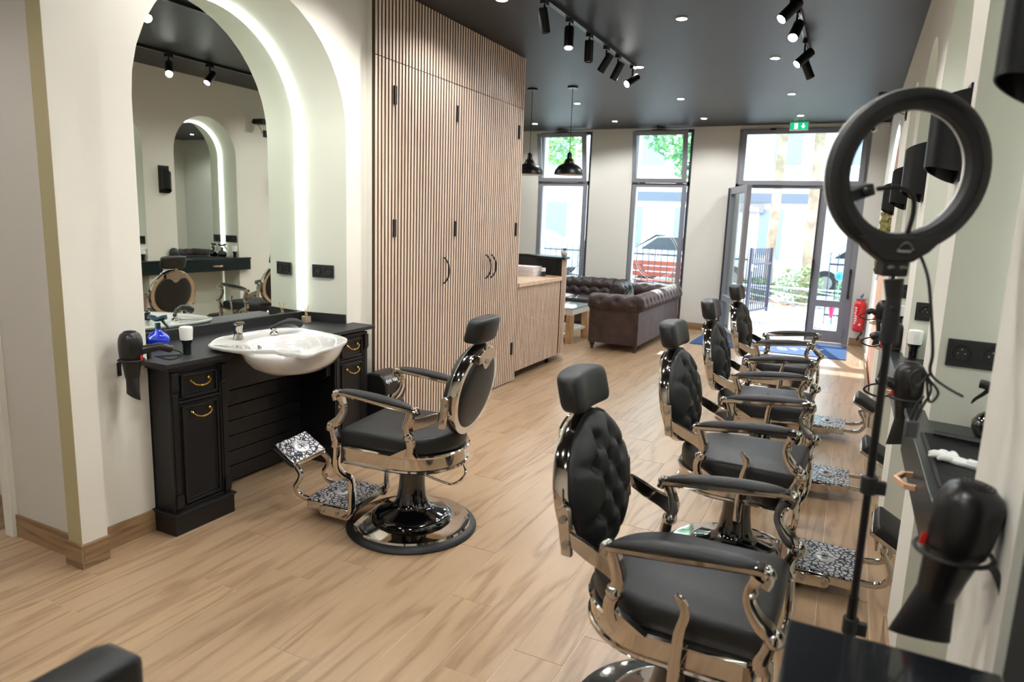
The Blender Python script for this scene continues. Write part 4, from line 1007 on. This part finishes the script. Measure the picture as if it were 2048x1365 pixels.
G().ball((0, .14, .01), .046, 18, (1, 1, 1)).out('dome', M_whitep, **O); G().lathe([(0, 0), (.026, 0), (.022, .012), (0, .016)], 20, Matrix.Translation((-.012, .098, .0)) @ Matrix.Rotation(radians(100), 4, 'X')).out('lens', M_gloss, **O)
# speaker with wire
t = thing('wall_speaker', 'small black speaker high on the right wall with a looping wire', 'speaker', (.14, 6.15, 2.50)); O = dict(parent=t, local=True)
g = G(); g.box(-.10, .06, -.05, .05, 0, .06); g.out('cabinet', M_blackm, bevel=.012, smooth=True, **O); g = G(); g.box(.05, .11, -.01, .01, .02, .04); g.out('bracket', M_blackm, **O)
G().tube(bez([(.06, .02, .02), (.05, .06, -.03), (.06, .10, -.07), (.10, .14, -.085)], 5), .003, 6).out('wire', M_blackm, **O)
socket((XR, 6.36, 2.42), (0, -1, 0), (0, 0, 1), (-1, 0, 0), 1, 'black socket high on the right wall below the speaker')

# =================================================================== RIGHT WALL: sconces, consoles and what is on them
def sconce(y, z, label):
    t = thing('wall_sconce', label, 'wall lamp', (XR, y, z-.13), 0, 'black curved sconces on the wall piers'); O = dict(parent=t, local=True)
    G().box(-.006, 0, -.055, .07, -.01, .27).out('back_plate', M_metal, smooth=False, **O)
    g = G(); n = 18; A = []; B = []; h0, h1 = .0, .26
    outer = []
    for k in range(n+1):
        a = pi*k/n; x = -.006-.088*sin(a)**.8; yy = -.055+.115*(.5-.5*cos(a)); s_ = k/n
        zl = .02+.05*(1-s_)*0+.03*sin(a); zh = .21+.045*(1-s_)
        outer.append((x, yy, zl-.03*s_, zh-.03*s_))
    rs = [[(x, yy, zl) for x, yy, zl, zh in outer], [(x, yy, zh) for x, yy, zl, zh in outer], [(x+.004, yy, zh) for x, yy, zl, zh in outer], [(x+.004, yy, zl) for x, yy, zl, zh in outer]]
    g.rings(rs, cap=False, closed=False, loop=True); g.out('curved_shade', M_metal, **O)
    G().cyl((-.006, 0, .13), (-.04, 0, .13), .016, n=12).out('lamp_holder', M_metal, **O)
    light('sconce_lamp', 'POINT', (-.03, 0, .13), .6, parent=t, shadow_soft_size=.015, color=(1, .95, .88))
for y, z, lb in ((1.33, 1.84, 'nearest black sconce, cut by the right picture edge'), (2.50, 1.80, 'black sconce on the pier seen inside the ring light, nearest of the receding four'), (3.72, 1.79, 'black sconce second of the receding four inside the ring light'), (4.94, 1.79, 'black sconce third of the receding four inside the ring light'), (6.46, 1.79, 'black sconce farthest of the receding four inside the ring light')):
    sconce(y, z, lb)
XC, ZC = .208, .95
def console(k, y0, y1, lb):
    t = thing('wall_console', lb, 'console', (XC+.13, (y0+y1)/2, ZC-.15), 0, 'dark consoles under the right wall arches')
    bx(XC+.012, XN+.01, y0, y1, ZC-.145, ZC-.022).out('console_body', M_console, t, smooth=False, bevel=.002)
    bx(XC-.004, XN+.01, y0-.003, y1+.003, ZC-.022, ZC).out('console_top', M_console, t, smooth=False, bevel=.003)
    dd = bx(XC, XC+.012, y0+.004, y1-.004, ZC-.142, ZC-.027).out('drawer', M_console, t, smooth=False, bevel=.002)
    ym = (y0+y1)/2
    G().tube([(XC, ym-.055, ZC-.085), (XC-.022, ym-.05, ZC-.085), (XC-.042, ym, ZC-.085), (XC-.022, ym+.05, ZC-.085), (XC, ym+.055, ZC-.085)], 1, flat=(.016, .012, (0, 0, 1))).out('drawer_handle', M_copper, dd)
places = ['nearest', 'second', 'third', 'farthest']
for k in range(4):
    a, b = NICHES[k+1]; y0, y1 = a-.03, b+.13
    lb = ['dark gloss console nearest the camera in the right wall row, ribbed mat on top', 'second dark console along the right wall, standing neck brush on it', 'third dark console along the right wall', 'farthest dark console of the right wall, towards the extinguisher'][k]
    console(k, y0, y1, lb)
    # ribbed mat
    t = thing('ribbed_mat', '%s black ribbed rubber mat on the right wall consoles' % places[k], 'mat', (.31, a+.47, ZC)); mx0, mx1, my0, my1 = .226, .40, a+.17, a+.64
    bx(mx0, mx1, my0, my1, ZC+.0005, ZC+.006).out('mat_base', M_rubber, t, smooth=False)
    g = G(); n = 30
    for i in range(n):
        yy = my0+.01+(my1-my0-.02)*i/n; g.box(mx0+.008, mx1-.008, yy, yy+.007, ZC+.006, ZC+.010)
    rb = g.out('ribs', M_rubber, t, smooth=False); rb['kind'] = 'stuff'
    dryer((.170, 1.265, .83) if k == 0 else (.218, y0-.055, ZC-.16), 0, '%s black hair dryer hanging at the end of a right wall console' % places[k], scale=1.02 if k == 0 else 1.0, handle=(pi*.55 if k == 0 else pi*1.02), hl=.085).rotation_euler = (0, radians(10) if k == 0 else 0, 0)
    holder((.200, 1.265, .83) if k == 0 else (.218, y0-.055, ZC-.16), -.6, 'ring holder of the %s hair dryer on the right wall' % places[k], scale=1.1)
    spray((.40, a+.70, ZC), M_gloss, '%s black spray bottle on the right wall consoles' % places[k], pi*.9, black=True)
    if k != 0: brush((.29, b-.035, ZC), '%s white-bristled neck brush on the right wall consoles' % places[k])
    dv = Vector((XN-XR, -.04, 0)).normalized(); nv = Vector((-.04, -(XN-XR), 0)).normalized(); pc = Vector((XR, b, 0))+dv*.095
    socket((pc.x, pc.y-.002, 1.165), dv, (0, 0, 1), nv, 2 if k else 2, '%s black double socket in the right wall niches' % places[k])
glove((.285, NICHES[1][0]+.36, ZC+.010), 2.6, 'white glove lying on the nearest ribbed mat').scale = (.85, .85, .8)
cb = G(); cb.box(-.004, .004, -.09, .09, 0, .012); cb.tube([(0, -.09, .008), (0, -.02, .012), (0, .09, .008)], [.006, .009, .006], 8)
c_ = cb.out('detangling_comb', M_plast); c_.location = (.335, NICHES[1][0]+.56, ZC+.010); c_.rotation_euler = (0, 0, 1.15); tag(c_, 'black comb handle lying across the nearest ribbed mat', 'comb')
# art panel in the big far arch
t = thing('moss_wall_panel', 'arched wood and moss decorative panel at the far end of the right wall', 'wall panel', (XR, 7.7, .3)); x = XR+.004
AP = [(y, z) for y, z in arch_pts(6.57, 8.83, 1.42, .0, 40)]
g = G(); g.poly([(x+.03, y, z) for y, z in AP], (.02, 0, 0)); g.out('wood_backing', M_bark, t, smooth=False)
g = G(); g.rings([[(x-.004, y, z) for y, z in arch_pts(6.55, 8.85, 1.42, .0, 40)], [(x-.004, y, z) for y, z in arch_pts(6.60, 8.80, 1.42, .0, 40)]], cap=False, closed=False); g.out('white_edge', M_whitep, t, smooth=False)
wave = [(y, 1.13+.16*sin((y-6.57)*1.6+.4)) for y in [6.58+2.24*i/30 for i in range(31)]]
g = G(); g.poly([(x+.012, 6.58, 0)]+[(x+.012, y, z-.05) for y, z in wave]+[(x+.012, 8.82, 0)], (.018, 0, 0)); g.out('peach_board', M_peach, t, smooth=False)
g = G(); g.tube([(x+.012, y, z-.02) for y, z in wave], .02, 8); g.out('white_wave', M_whitep, t)
g = G()
for i in range(520):
    y = random.uniform(6.6, 8.8); zc = 1.13+.16*sin((y-6.57)*1.6+.4); q = random.random()
    z = zc+.03+random.random()*.34 if q < .8 else random.uniform(1.5, 1.9)
    if q >= .8 and y < 8.0: continue
    r = random.uniform(.018, .04); g.ball((x+.014-random.random()*.03, y, z), r, 6)
mo = g.out('moss', M_moss, t); mo['kind'] = 'stuff'
# extinguisher
t = thing('fire_extinguisher', 'red fire extinguisher on the front wall beside the door', 'fire extinguisher', (.165, 10.10, .21)); O = dict(parent=t, local=True)
G().lathe([(0, 0), (.05, 0), (.068, .02), (.072, .05), (.072, .36), (.066, .39), (.045, .41), (.03, .415), (0, .415)], 36).out('cylinder', M_red, **O)
g = G(); g.tube([(-.05, 0, .425), (-.03, 0, .43), (.05, 0, .425)], .012, 8); g.cyl((0, 0, .41), (0, 0, .47), .014, n=12); g.ball((-.05, 0, .43), .016, 10); g.ball((.05, 0, .43), .016, 10); g.out('valve', M_steel, **O)
g = G(); g.tube([(0, -.01, .47), (.02, -.04, .50)], .008, 8); g.box(-.012, .02, -.02, .01, .46, .475); g.out('trigger', mat('blue_clip', (60, 80, 150), .4), **O)
G().tube(bez([(.05, -.02, .0), (.045, -.04, -.03), (.02, -.05, -.06), (.005, -.05, -.11)], 4), [.010]*9+[.014]*4, 10).out('hose', M_blackm, **O)
g = G()
for k in range(7): g.box(-.058+.002*(k % 2), -.040+.003*((k*5) % 4), -.062, -.052, .10+.034*k, .122+.034*k)
for k in range(4): g.box(-.036, -.028, -.068, -.0640, .13+.022*k, .145+.022*k)
g.cyl((.012, -.070, .10), (.012, -.0745, .10), .014, n=16); g.out('label_print', M_whitep, smooth=False, **O)['kind'] = 'stuff'
# door mat
t = thing('door_mat', 'blue entrance mat with pale lettering inside the glass door', 'mat', (-.85, 9.45, 0)); bx(-1.78, .06, 8.92, 10.0, .0005, .010).out('pile', M_matblue, t, smooth=False)
g = G()
for i in range(9):
    a = radians(205+130*i/8); cx, cy = -.85+.62*cos(a), 9.72+.50*sin(a); Mz = Matrix.Translation((cx, cy, .010)) @ Matrix.Rotation(a+pi/2, 4, 'Z')
    g.box(-.05, -.03, -.075, .075, 0, .002, Mz)
    if i % 3 != 1: g.box(-.03, .04, .05, .075, 0, .002, Mz)
    if i % 2 == 0: g.box(-.03, .03, -.012, .012, 0, .002, Mz)
    if i % 3 != 0: g.box(-.03, .04, -.075, -.05, 0, .002, Mz)
    if i % 4 == 1: g.box(.03, .05, -.075, .075, 0, .002, Mz)
g.out('pile_lettering', M_matwhite, t, smooth=False)
# ring light
RX, RY_ = .067, 1.45
t = thing('ring_light', 'black ring light on a slim stand with phone clamp, right foreground', 'ring light', (RX+.008, RY_, 0))
C0 = Vector((RX+.006, RY_, 1.609)); nf = Vector((-.46, .88, .08)).normalized(); e1 = Vector((.88, .46, 0)).normalized(); e2 = nf.cross(e1)*-1
if e2.z < 0: e2 = -e2
g = G(); n = 64; sec = [(-.018, -.010), (-.012, -.016), (.0, -.018), (.012, -.016), (.018, -.010), (.018, .010), (-.018, .010)]
g.rings([[C0+(e1*cos(2*pi*i/n)+e2*sin(2*pi*i/n))*(.127+sx)+nf*sy for sx, sy in sec] for i in range(n)], loop=True); ring = g.out('ring_housing', M_blackm, t)
g = G(); g.rings([[C0+(e1*cos(2*pi*i/n)+e2*sin(2*pi*i/n))*(.127+sx)+nf*sy for sx, sy in ((-.0195, .010), (.0195, .010), (.0185, .016), (-.0185, .016))] for i in range(n)], loop=True); g.out('diffuser', M_whitep, t)
g = G()
for k in range(3):
    for i in range(n): pass
g.rings([[C0+(e1*cos(2*pi*i/n)+e2*sin(2*pi*i/n))*(.127+sx)+nf*sy for sx, sy in ((-.004, -.019), (.004, -.019), (.004, -.017), (-.004, -.017))] for i in range(n)], loop=True); g.out('ring_ridge', M_plast, t)
mc = frame4(e1, e2, nf, C0)
g = G(); g.poly([mc @ Vector(p) for p in ((-.080, -.112, -.02), (.080, -.112, -.02), (.055, -.140, -.02), (.028, -.158, -.02), (-.028, -.158, -.02), (-.055, -.140, -.02))], nf*.034); g.out('control_box', M_blackm, t, bevel=.004)
g = G()
for k in range(9):
    u = -1+2*k/8
    g.ball(mc @ Vector((.008+.013*u, -.122-.012*(u*u), -.0215)), .0022, 6)
g.tube([mc @ Vector((-.008, -.138, -.0215)), mc @ Vector((.018, -.138, -.0215))], .003, 6); g.out('maker_mark', M_steel, t)
g = G(); g.box(-.024, .024, -.186, -.150, -.018, .014, mc); g.out('swivel_bracket', M_blackm, t, bevel=.004)
g = G()
for sx in (-.012, .010): g.ball(mc @ Vector((sx, -.168, -.019)), .005, 8, (1.5, 1, .8))
g.out('screw', M_steel, t)
px_ = RX+.010
g = G(); g.cyl((px_-.004, RY_, 1.418), (px_, RY_, 1.385), .017, .014); g.cyl((px_, RY_, 1.385), (px_, RY_, 1.30), .013, .016); g.ball((px_, RY_-.012, 1.365), .006, 8); g.out('ball_head', M_blackm, t)
g = G(); g.cyl((px_, RY_, .10), (px_, RY_, .78), .0095, n=16); g.cyl((px_, RY_, .68), (px_, RY_, 1.32), .0072, n=14); g.out('pole', M_metal, t)
for z in (.70, 1.00):
    g = G(); g.cyl((px_, RY_, z), (px_, RY_, z+.035), .015, n=14); g.box(px_, px_+.03, RY_-.008, RY_+.008, z+.002, z+.028); g.out('clamp_collar', M_blackm, t, bevel=.002)
for k in range(3):
    a = 1.2+k*2*pi/3
    G().tube([(px_, RY_, .16), (px_+.10*cos(a), RY_+.22*sin(a), .012)] if True else [], .008, 8).out('tripod_leg', M_metal, t)
g = G(); g.tube(bez([mc @ Vector((.018, -.114, 0)), mc @ Vector((.020, -.07, -.005)), mc @ Vector((.008, -.038, -.012)), mc @ Vector((-.02, -.026, -.012)), mc @ Vector((-.055, -.03, -.005))], 5), .0042, 8); g.out('gooseneck', M_metal, t)
A_ = mc @ Matrix.Translation((-.082, -.036, 0)) @ Matrix.Rotation(.35, 4, 'Z')
g = G(); g.box(-.032, .022, -.012, .010, -.012, .012, A_); g.cyl(A_ @ Vector((.004, 0, -.012)), A_ @ Vector((.004, 0, -.026)), .008, n=12); g.out('phone_clamp', M_blackm, t, bevel=.003)
g = G(); cable = bez([mc @ Vector((.050, -.145, 0)), (.128, RY_, 1.42), (.143, RY_, 1.34), (.152, RY_+.01, 1.285), (.155, RY_+.03, 1.245), (.19, RY_+.10, 1.21), (.235, RY_+.2, 1.175)], 6); g.tube(cable, .0028, 6); g.out('power_cable', M_blackm, t)
g = G(); g.tube(bez([(.155, RY_+.03, 1.245), (.135, RY_+.03, 1.215), (.125, RY_+.03, 1.235), (.142, RY_+.03, 1.25), (.160, RY_+.03, 1.215), (.150, RY_+.03, 1.18), (.142, RY_+.03, 1.15)], 5), .0025, 6); g.tube(bez([(.152, RY_+.03, 1.235), (.172, RY_+.03, 1.21), (.160, RY_+.03, 1.19), (.150, RY_+.03, 1.235)], 5), .0025, 6); g.tube(bez([(.150, RY_+.03, 1.20), (.138, RY_+.03, 1.175), (.134, RY_+.03, 1.15)], 4), .0025, 6)
g.out('cable_bundle', M_blackm, t)
bx(.126, .148, RY_+.02, RY_+.042, 1.118, 1.15).out('cable_controller', mat('grey_plastic', (70, 70, 74), .5), t, bevel=.003)
# nearest counter (camera side)
t = thing('side_counter', 'dark glossy counter in the bottom right corner of the picture', 'counter', (.11, .7, .75))
bx(-.028, .25, .25, 1.085, .87, .90).out('counter_top', mat('black_gloss_laminate', (22, 25, 28), .12, coat=.6), t, smooth=False, bevel=.004)
bx(-.02, .25, .26, 1.075, 0, .87).out('counter_body', M_blackm, t, smooth=False, bevel=.003)
t = thing('dark_wall_cabinet', 'dark panel at the right picture edge above the side counter', 'cabinet', (.22, 1.0, .90)); bx(.247, .46, .5, 1.07, .902, 1.6).out('cabinet_body', M_blackm, t, smooth=False, bevel=.003)
# black chair whose back corner shows bottom left
t = thing('leather_chair', 'black leather chair back corner at the bottom left of the picture', 'chair', (-.932, .365, 0), pi/2); O = dict(parent=t, local=True)
ol = [(-.24, -.03), (-.225, -.04), (.225, -.04), (.24, -.03), (.24, .03), (.225, .04), (-.225, .04), (-.24, .03)]
g = G(); pillow(g, [(p[0], p[1]) for p in ol], .40, .838, .02, 4); g.out('backrest', M_leather, **O)
g = G(); pillow(g, [(-.25, -.5), (.25, -.5), (.25, 0), (-.25, 0)], .36, .45, .03, 4); g.out('seat', M_leather, **O)
for sx in (-.22, .22):
    for sy in (-.46, -.02): G().cyl((sx, sy, 0), (sx, sy, .37), .014, n=12).out('leg', M_chrome, **O)
# coat rack seen only in the mirrors
t = thing('coat_rack', 'black coat rack standing in the left rear corner', 'coat rack', (-2.4, .35, 0)); O = dict(parent=t, local=True)
G().cyl((0, 0, .02), (0, 0, 1.75), .016).out('pole', M_metal, **O); G().lathe([(0, 0), (.17, 0), (.17, .02), (0, .03)], 28).out('base', M_metal, **O)
for k in range(6):
    a = k*pi/3; G().tube(bez([(0, 0, 1.55), (.08*cos(a), .08*sin(a), 1.62), (.13*cos(a), .13*sin(a), 1.74)], 4), .008, 8).out('hook', M_metal, **O)

# =================================================================== OUTSIDE
def stuff(o): o['kind'] = 'stuff'; return o
gr = struct(bx(-30, 25, YW+.12, 17.2, -.16, -.02).out('ground_pavement', M_pave, smooth=False))
struct(bx(-40, 40, 17.2, 23.5, -.2, -.08).out('ground_road', M_road, smooth=False)); struct(bx(-40, 40, 23.5, 60, -.2, -.02).out('ground_far_pavement', M_pave, smooth=False))
struct(bx(-8, 6, 16.9, 17.2, -.2, .02).out('trim_20', M_stone, smooth=False))
t = thing('floor_drain', 'narrow slotted drain grate across the paving outside the door', 'drain', (-.9, 11.85, -.02))
g = G()
for i in range(52): g.box(-2.6+.07*i, -2.56+.07*i, 11.78, 11.90, -.0195, -.014)
stuff(g.out('grate', M_framed, t, smooth=False))
def fence(x0, x1, y, label):
    t = thing('metal_fence', label, 'fence', ((x0+x1)/2, y, 0), 0, None)
    g = G(); g.box(x0, x1, y-.015, y+.015, .96, .99); g.box(x0, x1, y-.015, y+.015, .12, .15); g.out('rail', M_navy, t, smooth=False)
    n = int((x1-x0)/.115); p = None
    for i in range(n+1):
        x = x0+(x1-x0)*i/n
        if p is None: p = G().cyl((0, 0, -.02), (0, 0, 1.17), .009, .007, 8).out('fence_bar', M_navy, t, local=True); o = p
        else: o = copyobj(p, t)
        o.location = Vector((x, y, 0))-t.location
fence(-6.6, -1.62, 12.5, 'dark metal railing outside the two tall windows'); fence(-.32, 1.6, 12.5, 'dark metal railing outside the fixed door leaf')
t = thing('garden_gate', 'open dark metal gate outside the door', 'gate', (-1.57, 12.5, 0)); Lg = Matrix.Translation((-1.57, 12.45, 0)) @ Matrix.Rotation(radians(73), 4, 'Z')
g = G(); g.box(0, .06, -.02, .02, .02, 1.18, Lg); g.box(.86, .90, -.02, .02, .02, 1.18, Lg); g.box(.06, .86, -.015, .015, .88, .92, Lg); g.box(.06, .86, -.015, .015, .06, .10, Lg); g.out('gate_frame', M_navy, t, smooth=False)
for i in range(9):
    g = G(); g.box(.10+.085*i, .12+.085*i, -.008, .008, .1, 1.17, Lg); g.out('gate_bar', M_navy, t, smooth=False)
g = G(); g.box(.005, .05, -.05, -.02, .78, .90, Lg); g.tube([Lg @ Vector((.03, -.05, .86)), Lg @ Vector((.03, -.08, .86)), Lg @ Vector((.13, -.08, .86))], .009, 8); g.out('gate_lock', M_steel, t)
def leaf_mass(name, m, c, r, n, size, parent, seed=1):
    rnd = random.Random(seed); g = G()
    for i in range(n):
        while True:
            p = Vector((rnd.uniform(-1, 1), rnd.uniform(-1, 1), rnd.uniform(-1, 1)))
            if .35 < p.length < 1: break
        p = Vector((c[0]+p.x*r[0], c[1]+p.y*r[1], c[2]+p.z*r[2])); d = Vector((rnd.gauss(0, 1), rnd.gauss(0, 1), rnd.gauss(0, .6))).normalized(); s_ = d.cross(Vector((rnd.gauss(0, 1), rnd.gauss(0, 1), rnd.gauss(0, 1)))).normalized()
        k = size*rnd.uniform(.6, 1.3); g.poly([p-d*k, p+s_*k*.32, p+d*k, p-s_*k*.32])
    return stuff(g.out(name, m, parent, smooth=False))
for i, (x, y, r, h, lb) in enumerate(((-.95, 15.3, .50, .78, 'largest leafy shrub beyond the open door'), (-1.75, 15.6, .38, .5, 'lower shrub left of the largest one beyond the door'), (.2, 15.5, .5, .6, 'shrub seen through the fixed door leaf'), (-3.2, 15.9, .6, .5, 'shrub behind the red bench'))):
    t = thing('garden_shrub', lb, 'shrub', (x, y, -.02)); leaf_mass('foliage', M_leaf, (x, y, h*.5), (r, r*.6, h*.5), 700, .055, t, i)
    for k in range(4): G().tube([(x, y, -.02), (x+.1*(k-1.5), y, h*.6)], .01, 5).out('stem', M_bark2, t)
g = G()
rnd = random.Random(5)
for i in range(900):
    x, y = rnd.uniform(-6, 3), rnd.uniform(14.6, 15.8); a = rnd.uniform(0, 6.28); z = rnd.uniform(-.015, .01)
    g.poly([(x+.05*cos(a), y+.05*sin(a), z), (x-.03*sin(a), y+.03*cos(a), z+.012), (x-.05*cos(a), y-.05*sin(a), z), (x+.03*sin(a), y-.03*cos(a), z+.006)])
o = stuff(g.out('fallen_leaves', M_orange, smooth=False)); tag(o, 'fallen orange leaves along the planting bed outside', 'leaves')
t = thing('low_railing', 'low pale rail in front of the shrubs outside the door', 'railing', (.2, 15.0, 0)); g = G(); g.cyl((-2.6, 14.75, .36), (3, 14.75, .36), .02, n=8)
for k in range(5): g.cyl((-2.5+1.2*k, 14.75, -.02), (-5.7+1.2*k, 14.75, .36), .015, n=8)
g.out('rail', mat('pale_grey_steel', (150, 160, 172), .5), t)
def tree(x, y, r, hgt, crown, lb, m=M_treel, seed=3, lean=0):
    t = thing('street_tree', lb, 'tree', (x, y, -.02)); g = G(); g.tube(bez([(x, y, -.05), (x+lean*.3, y, hgt*.4), (x+lean, y, hgt)], 5), [r*1.15]+[r]*5+[r*.85]*5, 14); g.out('trunk', M_bark2, t)
    for j, (cx, cy, cz, rx, rz, n) in enumerate(crown): leaf_mass('foliage', m, (cx, cy, cz), (rx, rx*.7, rz), n, .09, t, seed+j)
tree(-1.62, 16.0, .10, 10.5, [(-2.6, 16.2, 11.4, 1.6, 1.2, 900)], 'pale street tree trunk seen left through the door opening', lean=.15)
tree(-.85, 16.0, .11, 10.5, [(.9, 16.4, 11.4, 1.6, 1.1, 900)], 'pale street tree trunk seen right through the door opening', lean=-.05)
tree(-4.9, 14.4, .07, 3.6, [(-3.35, 14.2, 3.5, .75, .75, 900), (-3.1, 14.0, 2.75, .3, .45, 260)], 'young tree whose green branches fill the second window top', seed=11)
tree(-7.6, 14.6, .08, 3.8, [(-6.1, 14.4, 3.45, .7, .8, 900)], 'leafy tree seen in the top of the first window', mat('tree_leaf_yellow', (128, 160, 72), .6, var=(84, 140, 92), vscale=2), seed=21)
tree(2.4, 15.0, .1, 4.2, [(.75, 14.6, 3.3, .8, 1.0, 900)], 'green tree at the right side of the door transom', mat('tree_leaf_deep', (24, 62, 44), .6), seed=31)
t = thing('garden_bench', 'red-brown slatted bench outside the second window', 'bench', (-3.8, 15.1, -.02))
for i, (z, y) in enumerate(((.62, 15.2), (.50, 15.16), (.38, 15.1))): bx(-4.75, -3.1, y, y+.03, z, z+.10).out('slat', M_bench, t, smooth=False)
for i in range(3): bx(-4.75, -3.1, 14.72+.12*i, 14.81+.12*i, .30, .33).out('slat', M_bench, t, smooth=False)
for x in (-4.6, -3.3): bx(x, x+.05, 14.75, 15.2, -.02, .30).out('leg', M_framed, t, smooth=False)
def car(x, y, lb, rz=0):
    t = thing('parked_car', lb, 'car', (x, y, -.08), rz); O = dict(parent=t, local=True)
    prof = [(-2.0, .28), (-2.05, .55), (-1.95, .82), (-1.35, .93), (-.75, 1.34), (.75, 1.38), (1.45, .98), (1.95, .86), (2.05, .55), (2.0, .28)]
    g = G(); g.rings([[(a, yy, .2+(b-.2)*(1 if abs(yy) < .8 or b < .95 else .95)) for a, b in prof] for yy in (-.84, -.80, .80, .84)]); g.out('car_body', M_car, bevel=.05, **O)
    for sy in (-1, 1):
        g = G(); g.poly([(-1.15, sy*.845, .94), (-.70, sy*.845, 1.27), (.02, sy*.845, 1.30), (.02, sy*.845, .94)], (0, .01*sy, 0)); g.poly([(.10, sy*.845, .94), (.10, sy*.845, 1.30), (.70, sy*.845, 1.30), (1.25, sy*.845, .96)], (0, .01*sy, 0)); g.out('side_window', M_carg, smooth=False, **O)
        for a in (-1.3, 1.3):
            g = G(); g.cyl((a, sy*.70, .31), (a, sy*.87, .31), .31, n=28); w_ = g.out('wheel', M_rubber, **O); G().cyl((a, sy*.865, .31), (a, sy*.885, .31), .17, n=20).out('hubcap', M_steel, w_, local=True)
    g = G(); g.poly([(-1.34, -.7, .96), (-.80, -.62, 1.33), (-.80, .62, 1.33), (-1.34, .7, .96)], (-.012, 0, .012)); g.out('windscreen', M_carg, smooth=False, **O)
    return t
car(-4.05, 19.3, 'white parked car seen left of the trees beyond the door'); car(.75, 19.6, 'white parked car right of the second tree trunk'); car(-9.3, 19.3, 'white parked car seen through the first window')
# buildings
t = thing('shop_building', 'pale street building with grey shop front beyond the road', 'building', (-2, 26, 0))
bx(-9, 6, 26, 34, -.1, 12).out('wall', M_facade, t, smooth=False)
g = G(); g.box(-8.9, 5.9, 25.85, 26.0, 2.42, 2.75); g.out('shop_band', M_fband, t, smooth=False)
for i, x in enumerate((-8.2, -6.2, -4.7, -3.2, -.1, 1.9, 3.9)):
    w_ = 1.0; wn = bx(x, x+w_, 25.9, 26.0, .3, 2.3).out('window', M_whitep, t, smooth=False); bx(x+.1, x+w_-.1, 25.86, 25.905, .45, 2.2).out('pane', M_facwin, wn, smooth=False)
for r in range(3):
    for i, x in enumerate((-7.6, -5.2, -2.9, -.6, 1.8, 4.0)):
        wn = bx(x, x+1.1, 25.9, 26.0, 3.6+2.8*r, 5.2+2.8*r).out('window', M_whitep, t, smooth=False); bx(x+.1, x+1.0, 25.86, 25.905, 3.7+2.8*r, 5.1+2.8*r).out('pane', M_facwin, wn, smooth=False)
g = G(); g.box(-3.75, -2.95, 25.7, 25.84, 2.06, 2.38); sg = g.out('shop_sign', mat('sign_grey', (120, 112, 118), .5), t, smooth=False)
text_obj('sign_letters', 'elite', .26, M_exitw, frame4((1, 0, 0), (0, 0, 1), (0, -1, 0), (-3.34, 25.69, 2.2)), sg)
t = thing('apartment_building', 'pale building seen through the two tall windows', 'building', (-15, 27, 0)); bx(-26, -9.4, 26, 34, -.1, 12).out('wall', M_facade, t, smooth=False)
for r in range(4):
    for i in range(6):
        x = -25+2.7*i; wn = bx(x, x+1.2, 25.9, 26.0, .8+2.8*r, 2.4+2.8*r).out('window', M_whitep, t, smooth=False); bx(x+.1, x+1.1, 25.86, 25.905, .9+2.8*r, 2.3+2.8*r).out('pane', M_facwin, wn, smooth=False)
# balloons decal on the fixed leaf
t = thing('balloon', 'blue balloon outside the fixed door leaf', 'balloon', (-.13, 10.9, .80)); G().ball((-.13, 10.9, .88), .07, 14).out('balloon_skin', mat('balloon_blue', (70, 170, 214), .3), t); G().cyl((-.13, 10.9, -.02), (-.13, 10.9, .81), .006, n=6).out('stick', mat('stick_blue', (120, 190, 226), .4), t)
t = thing('plastic_tulip', 'pink plastic tulip on a stick outside the fixed door leaf', 'ornament', (-.19, 11.1, -.02)); G().lathe([(0, .24), (.02, .25), (.035, .34), (.045, .42), (.04, .43), (0, .40)], 16, Matrix.Translation((-.19, 11.1, 0))).out('flower', mat('tulip_pink', (236, 40, 110), .4), t); G().cyl((-.19, 11.1, -.02), (-.19, 11.1, .25), .006, n=6).out('stick', MATS['stick_blue'], t)
